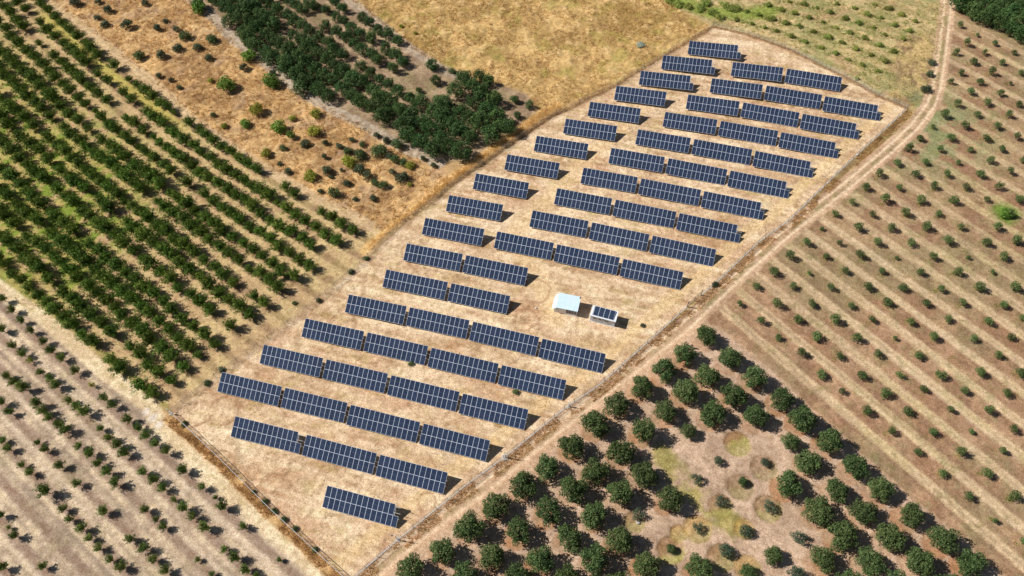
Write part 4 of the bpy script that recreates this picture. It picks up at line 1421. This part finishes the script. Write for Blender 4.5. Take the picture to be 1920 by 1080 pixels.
# ------------------------------------------------------------------ citrus grove
P_CTREES = ung([(372, 2), (398, 22), (440, 52), (480, 88), (530, 132), (590, 172), (640, 196), (700, 226), (760, 262), (845, 300), (880, 284), (925, 262), (966, 240), (938, 212), (935, 175), (930, 152), (880, 134), (855, 150), (800, 116), (741, 73), (699, 44), (640, 4), (612, -16), (370, -30)], 2.0)
P_CDENSE = ung([(372, 2), (480, 88), (590, 172), (700, 226), (845, 300), (966, 240), (935, 175), (900, 140), (855, 150), (840, 190), (790, 190), (700, 150), (620, 110), (540, 50), (500, 0), (450, -30), (350, -30)], 2.0)
P_CGAP = ung([(770, 120), (845, 165), (800, 180), (730, 132)], 2.0)
cz = []
c0 = un(646, 11, 2.0)[:2]
for i in range(-16, 3):
    for j in range(-14, 26):
        g = c0 + CD * (j * 4.4 + (i % 2) * 1.6) + CN * (i * 5.4)
        g = g + np.array([rnd.gauss(0, .5), rnd.gauss(0, .5)])
        if inpoly(g, P_CTREES) < -.6 or not inframe(g[0], g[1], 2, 40): continue
        if inpoly(g, P_CGAP) > 0: continue
        dn = inpoly(g, P_CDENSE) > 0
        if rnd.random() < (.03 if dn else .16): continue
        cz.append((i, j, g, dn))
num = {}
imax = max(q[0] for q in cz)
for i, j, g, dn in sorted(cz, key=lambda q: -(q[2] @ CD)):
    num[i] = num.get(i, 0) + 1
    s = rnd.uniform(.95, 1.25) if dn else rnd.uniform(.7, .92)
    lab = 'dark citrus tree, %s from the right end of the %s grove row below the meadow' % (ordw(num[i]), ordw(imax - i + 1))
    plant('citrus_tree', CITRUS_CR[rnd.randrange(6)], CITRUS_TR[rnd.randrange(2)], gp(g), s, s * rnd.uniform(.92, 1.08), label=lab, cat='citrus tree', group='dark citrus trees behind the scrub field')
for (px, py, s, lab) in [(965, 187, .55, 'small citrus tree apart from the grove, left of the three outliers'), (993, 197, .58, 'small citrus tree apart from the grove, rightmost of three outliers'), (970, 216, .5, 'small citrus tree by the straw berm, nearest of three outliers'), (785, 168, .45, 'thin citrus tree in the gap of the grove')]:
    plant('citrus_tree', CITRUS_CR[rnd.randrange(6)], CITRUS_TR[0], gp(un(px, py, 1)[:2]), s, label=lab, cat='citrus tree')

# dark wood at the top right corner
P_WOOD = ung([(1789, -6), (1800, 14), (1830, 32), (1860, 52), (1895, 72), (1945, 92), (2000, 100), (2050, -60), (1790, -60)], 2.0)
w0 = un(1800, 8, 2.0)[:2]
wz = []
for i in range(-3, 14):
    for j in range(-4, 16):
        g = w0 + YBD * (j * 4.3) + YN * (i * 4.5) + np.array([rnd.gauss(0, .5), rnd.gauss(0, .5)])
        if inpoly(g, P_WOOD) > -.3 and inframe(g[0], g[1], 2, 40): wz.append((i, j, g))
num = {}
imin_w = min(q[0] for q in wz)
for i, j, g in sorted(wz, key=lambda q: q[2] @ YBD):
    num[i] = num.get(i, 0) + 1
    s = rnd.uniform(1.0, 1.2)
    lab = 'dark tree of the corner wood, %s from the left in the %s line back' % (ordw(num[i]), ordw(i - imin_w + 1))
    plant('wood_tree', CITRUS_CR[rnd.randrange(6)], CITRUS_TR[1], gp(g), s, label=lab, cat='tree', group='dark trees of the top right wood')

# ------------------------------------------------------------------ scrub field bushes (surveyed: x, y, radius in photo pixels, colour)
SCRUB = [(424, 164, 16, 'g', 'large bright green bush'), (510, 157, 17, 'g', 'large dark green bush'), (567, 172, 15, 'd', 'dull olive bush'), (482, 209, 13, 'y', 'large yellow green bush'), (461, 233, 11, 'g', 'green bush'), (525, 241, 13, 'g', 'deep green bush'), (546, 256, 10, 'g', 'yellow tinged bush'), (590, 248, 12, 'y', 'large yellowish bush'), (548, 222, 7, 'y', 'small yellow bush'), (593, 215, 9, 'y', 'olive yellow bush'), (500, 288, 9, 'y', 'round yellow green bush'), (582, 332, 13, 'y', 'broad yellow green bush'), (531, 278, 7, 'd', 'small dark bush'), (573, 270, 8, 's', 'grey bush'), (540, 321, 7, 's', 'small grey bush'), (524, 307, 5, 's', 'tiny grey bush'), (680, 271, 7, 'd', 'dark bush'), (636, 274, 7, 's', 'grey bush'), (653, 284, 8, 'd', 'dark bush'), (676, 292, 12, 'd', 'large dark bush'), (712, 287, 14, 'd', 'large dark green bush'), (745, 274, 11, 'd', 'leafy dark bush'), (725, 264, 7, 's', 'grey bush'), (706, 254, 6, 's', 'small grey bush'), (742, 300, 9, 'd', 'dark bush'), (756, 306, 9, 'd', 'dark bush'), (770, 311, 9, 'y', 'bright yellow bush'), (793, 297, 6, 's', 'small grey bush'), (813, 310, 6, 's', 'grey bush at the path end'), (655, 306, 14, 'y', 'pale yellow bush'), (673, 319, 10, 's', 'dark grey bush'), (689, 331, 11, 's', 'dark grey bush'), (704, 344, 8, 'd', 'small dark bush'), (720, 349, 9, 'd', 'dark bush'), (753, 335, 12, 's', 'broad grey bush'), (613, 321, 10, 's', 'grey green bush'), (621, 331, 5, 's', 'tiny grey bush'), (650, 344, 8, 's', 'grey bush'), (627, 363, 11, 'd', 'round dark bush'), (608, 294, 6, 's', 'small grey bush'), (700, 372, 8, 's', 'grey bush near the berm'), (665, 373, 5, 's', 'tiny grey bush'), (600, 358, 5, 's', 'tiny grey bush by the orchard track'), (203, 20, 7, 's', 'grey bush'), (142, 7, 8, 's', 'grey bush'), (184, 4, 6, 's', 'small grey bush'), (273, 7, 7, 's', 'grey bush at the top edge'), (183, 34, 6, 's', 'small bush'), (197, 47, 7, 's', 'bush'), (239, 50, 10, 's', 'tall grey green bush'), (375, 19, 14, 'g', 'big green bush at the path'), (296, 54, 7, 's', 'grey bush'), (348, 70, 9, 'd', 'dark bush'), (371, 90, 8, 's', 'grey bush'), (397, 73, 8, 'd', 'dark bush'), (333, 92, 8, 's', 'grey bush'), (303, 106, 9, 's', 'grey bush'), (262, 106, 10, 'd', 'dark bush'), (331, 56, 6, 's', 'small grey bush'), (298, 142, 6, 's', 'small bush'), (468, 108, 12, 'g', 'round green bush at the path'), (458, 128, 8, 's', 'grey bush'), (400, 78, 8, 'd', 'dark bush'), (392, 110, 7, 's', 'grey bush'), (512, 138, 7, 's', 'grey bush at the path'), (322, 150, 5, 's', 'tiny bush'), (336, 164, 5, 's', 'tiny bush'), (310, 39, 5, 's', 'tiny bush'), (399, 215, 5, 'd', 'small dark bush'), (420, 236, 6, 'y', 'small yellow bush'), (394, 150, 5, 'y', 'thin yellow bush'), (610, 268, 6, 's', 'small grey bush'), (660, 262, 6, 's', 'small grey bush'), (640, 318, 5, 's', 'tiny bush'), (735, 322, 7, 's', 'grey bush'), (730, 294, 7, 's', 'grey bush'), (768, 346, 5, 'y', 'low yellow bush')]
placed = []
grid_names = {}
for (px, py, r, c, lab) in SCRUB:
    g = un(px, py, .5)[:2]
    dist = math.sqrt(g[0] ** 2 + g[1] ** 2 + CAMH ** 2)
    R = r * dist / FPX
    placed.append((px, py, g, R, c, lab))


def near_what(px, py):
    if py < 60: a = 'near the top edge of the scrub field'
    elif py < 130: a = 'in the upper scrub field'
    elif py < 215: a = 'in the middle scrub field'
    elif py < 290: a = 'in the lower scrub field'
    else: a = 'in the bottom of the scrub field'
    return a


bl = {}
for q in placed: bl.setdefault((q[5], near_what(q[0], q[1])), []).append(q)
for (lab, nw), L_ in bl.items():
    L_.sort(key=lambda q: q[0])
    for i, (px, py, g, R, c, _) in enumerate(L_):
        full = '%s %s' % (lab, nw)
        if len(L_) > 1: full += ', %s from left' % ordw(i + 1)
        single('bush', BUSH[c][rnd.randrange(len(BUSH[c]))], gp(g), R * 1.12, R * rnd.uniform(.85, 1.1), label=full, cat='bush', group='bushes of the scrub field')

# a few green weeds elsewhere
OTHER = [(770, 681, 6, 'd', 'green weed in front of the second table of the fifth row'), (966, 735, 7, 'd', 'straggly weed in front of the right table of the fourth row'), (611, 708, 5, 'd', 'small weed behind the third row of tables'), (415, 692, 6, 'd', 'dark weed beside the leftmost third row table'), (388, 718, 7, 'd', 'dark weed on the fence line under the orchard'), (416, 695, 5, 'd', 'weed at the fence close to the third row'), (597, 563, 6, 'd', 'dark weed on the orchard side fence, lowest of three'), (658, 509, 6, 'd', 'dark weed on the orchard side fence, middle of three'), (686, 484, 6, 'd', 'dark weed on the orchard side fence, top of three'), (552, 568, 5, 'd', 'small weed past the orchard row ends'), (1341, 533, 7, 's', 'grey green weed at the track side fence above the gate'), (1205, 610, 5, 's', 'weed in the shadow of the cabin'), (344, 794, 6, 'd', 'green weed in the brown grass strip, topmost'), (476, 922, 5, 'd', 'green weed in the brown grass strip, second down'), (496, 940, 6, 'd', 'green weed in the brown grass strip, third down'), (514, 958, 6, 'd', 'green weed in the brown grass strip, fourth down'), (532, 974, 7, 'd', 'green weed in the brown grass strip, fifth down'), (552, 991, 6, 'd', 'green weed in the brown grass strip, sixth down'), (590, 1030, 6, 'd', 'green weed in the brown grass strip, lowest'), (1200, 84, 10, 'p', 'pale round thistle clump in the golden meadow'), (779, 62, 5, 'y', 'yellow weed at the meadow edge'), (752, 49, 5, 'y', 'upper yellow weed at the meadow edge'), (1735, 168, 9, 's', 'grey bramble beside the track, lowest of three'), (1742, 140, 8, 's', 'grey bramble beside the track, middle of three'), (1747, 118, 7, 's', 'grey bramble beside the track, topmost of three'), (848, 135, 9, 'd', 'scrubby bush at the top of the citrus grove'), (1886, 402, 12, 'g', 'bright green bush among the right edge saplings'), (812, 128, 6, 'd', 'low bush at the end of the meadow side path')]
for (px, py, r, c, lab) in OTHER:
    g = un(px, py, .4)[:2]
    R = r * math.sqrt(g[0] ** 2 + g[1] ** 2 + CAMH ** 2) / FPX
    single('bush', BUSH[c][rnd.randrange(len(BUSH[c]))], gp(g), R, R * (.3 if c == 'p' else .75), label=lab, cat='bush', group='scattered weeds and brambles')

# ------------------------------------------------------------------ weedy orchard at the top right (surveyed, thirds of a pixel from 1280,0)
WEED = [[(480, 25), (555, 50), (630, 70), (710, 95), (790, 120), (865, 150), (940, 180), (1025, 210), (1110, 250), (1190, 285)],
        [(360, 60), (430, 80), (500, 105), (580, 125), (655, 145), (735, 175), (820, 205), (895, 235), (975, 270), (1060, 305), (1140, 340)],
        [(300, 105), (390, 130), (460, 150), (530, 170), (610, 200), (690, 230), (780, 260), (860, 295), (935, 330), (1010, 360), (1100, 395)],
        [(600, 5), (685, 18), (755, 40), (830, 65), (915, 100), (990, 125), (1075, 150), (1140, 190), (1240, 215)],
        [(870, 15), (970, 40), (1040, 75), (1120, 95), (1195, 135), (1280, 170)], [(1080, 20), (1160, 45), (1230, 80), (1310, 115)], [(980, 440)]]
order = [2, 1, 0, 3, 4, 5, 6]
for ri, w_ in enumerate(order):
    for j, (a_, b_) in enumerate(WEED[w_]):
        g = un(1280 + a_ / 3, b_ / 3, .5)[:2]
        s = rnd.uniform(.85, 1.45)
        lab = 'tufty weed shrub, %s from the left in the %s line above the far fence' % (ordw(j + 1), ordw(ri + 1)) if w_ != 6 else 'lone tufty shrub close against the far fence'
        single('weed_shrub', TUFT[rnd.randrange(5)], gp(g), s, s * .95, label=lab, cat='shrub', group='tufty shrubs of the weedy orchard')
for j, (a_, b_) in enumerate([(30, 35), (100, 45), (170, 70), (240, 30), (290, 45), (-30, 20), (-70, 5), (210, 95), (130, 12)]):
    g = un(1280 + a_ / 3, b_ / 3, .5)[:2]
    single('weed_shrub', TUFT[rnd.randrange(5)], gp(g), rnd.uniform(2.0, 2.6), 1.4, label='broad green weed clump at the meadow corner, %s of nine' % ordw(sorted([30, 100, 170, 240, 290, -30, -70, 210, 130]).index(a_) + 1) + ' from the left', cat='shrub', group='green clumps at the meadow corner')


# ------------------------------------------------------------------ grass that nobody could count
def blades(pts, H, n, w, spread, r):
    m_ = len(pts)
    B = np.repeat(pts, n, 0); k = len(B)
    a = r.uniform(0, 2 * math.pi, k)
    off = r.normal(0, spread * .5, (k, 2)); B2 = B[:, :2] + off
    z = gz(B2[:, 0], B2[:, 1]) - .02
    h = (np.repeat(H, n) if hasattr(H, '__len__') else H) * r.uniform(.55, 1.25, k)
    lean = r.normal(0, .75, (k, 2)) * h[:, None]
    px, py = np.cos(a) * w, np.sin(a) * w
    V = np.stack([np.stack([B2[:, 0] - px, B2[:, 1] - py, z], 1), np.stack([B2[:, 0] + px, B2[:, 1] + py, z], 1), np.stack([B2[:, 0] + lean[:, 0], B2[:, 1] + lean[:, 1], z + h], 1)], 1)
    return V.reshape(-1, 3)


def scatter(P, n, r, thresh=None, seed=0, scale=5.0, inset=0.3):
    lo_, hi_ = P.min(0), P.max(0)
    lo_, hi_ = np.maximum(lo_, [-262, -4]), np.minimum(hi_, [117, 261])
    q = r.uniform(lo_, hi_, (n, 2))
    ok = sdf_full(q[:, 0], q[:, 1], P) > inset
    if thresh is not None: ok &= fbm(q[:, 0], q[:, 1], scale, seed, 3) > thresh
    return q[ok]


def grass(name, label, V, mat):
    o = obj(name, np_mesh(name, V, np.arange(len(V)).reshape(-1, 3), mat))
    return tag(o, label, 'grass', None, 'stuff')


r = np.random.default_rng(77)
M_STRAW = straw('mown_straw', lin(150, 112, 72) * .9, lin(198, 160, 110) * .9, lin(232, 200, 148) * .9, .5)
M_GOLD = straw('golden_grass', lin(168, 132, 84), lin(214, 174, 114), lin(240, 206, 148), .35)
M_BROWN = straw('brown_grass', lin(162, 126, 80), lin(208, 166, 110), lin(240, 206, 150), .5)
M_BERM = straw('tall_reed_grass', lin(206, 164, 98), lin(236, 200, 132), lin(250, 226, 172), .4)
M_GREENG = straw('mixed_grass', lin(134, 136, 66), lin(184, 172, 104), lin(226, 206, 142), .3)
grass('mown_straw', 'short mown straw stubble between the solar tables', blades(scatter(P_COMP, 42000, r, .36, 15, 3), .2, 4, .05, .34, r), M_STRAW)
grass('meadow_grass', 'golden dry grass of the meadow behind the citrus grove', blades(scatter(P_MEAD, 16000, r, .42, 3), .42, 5, .085, .5, r), M_GOLD)
grass('scrub_grass', 'orange dry grass between the bushes of the scrub field', blades(scatter(P_DRY, 20000, r, .40, 4, 3), .55, 5, .085, .5, r), M_GOLD)
grass('strip_grass', 'tall brown grass in the strip along the lower left fence', blades(scatter(P_STRIP, 22000, r, .40, 5, 3, .15), .5, 4, .05, .35, r), M_BROWN)
bp = resample(ung(BERM), .12)
q = np.repeat(bp, 17, 0) + r.normal(0, 1.35, (len(bp) * 17, 2))
q = q[sdf_full(q[:, 0], q[:, 1], P_COMP) < -.5]
bfade = .35 + .65 * np.clip((q[:, 1] - 95) / 35, 0, 1)
grass('berm_grass', 'tall pale reed grass on the berm outside the upper left fence', blades(q, .75 * bfade, 4, .05, .3, r), M_BERM)
bp = np.vstack([resample(ung(FENCE_NW[12:]), .25), resample(ung(FENCE_NE), .25)])
q = np.repeat(bp, 3, 0) + r.normal(0, .35, (len(bp) * 3, 2))
grass('fence_grass', 'brown weeds lining the two far fences', blades(q, .32, 4, .05, .2, r), M_BROWN)
bp = resample(ung(FENCE_SE[:-1]), .16)
q = np.repeat(bp, 5, 0) + np.array([.75, -.95]) * r.uniform(.3, 2.6, (len(bp) * 5, 1)) * .8
q = q[(fbm(q[:, 0], q[:, 1], 4, 61, 3) > .42) & (sdf_full(q[:, 0], q[:, 1], P_COMP) < -.25)]
grass('verge_grass', 'patchy brown weeds on the verge between fence and dirt track', blades(q, .34, 5, .05, .25, r), M_BROWN)
grass('orchard_weeds', 'weeds and yellow green grass on the leafy orchard floor', blades(scatter(P_ORCH, 9000, r, .50, 7), .28, 5, .07, .5, r), M_GREENG)
SAPW = np.concatenate([q[2] + r.normal(0, .45, (rnd.randrange(2, 22), 2)) + [rnd.uniform(-.9, .3), rnd.uniform(-.6, .3)] for q in sp if rnd.random() < .6])
grass('field_weeds', 'sparse weeds between the olive saplings', np.concatenate([blades(scatter(P_YOUNG, 16000, r, .52, 8, 4), .2, 5, .06, .5, r), blades(SAPW, .26, 6, .06, .3, r)]), M_GREENG)
grass('weedy_orchard_grass', 'tangled yellow green grass of the weedy orchard', blades(scatter(P_WEED, 9000, r, .38, 9), .38, 6, .08, .6, r), M_GREENG)


wp_ = np.array([un(1280 + a_ / 3, b_ / 3, .5)[:2] for w_ in WEED[:6] for a_, b_ in w_])
wq = np.concatenate([p_ + np.stack([r.normal(0, 1.5, 34), r.normal(0, .6, 34)], 1) for p_ in wp_])
grass('row_grass', 'light green grass along the shrub lines of the weedy orchard', blades(wq, .35, 6, .07, .3, r), M_WEEDS)
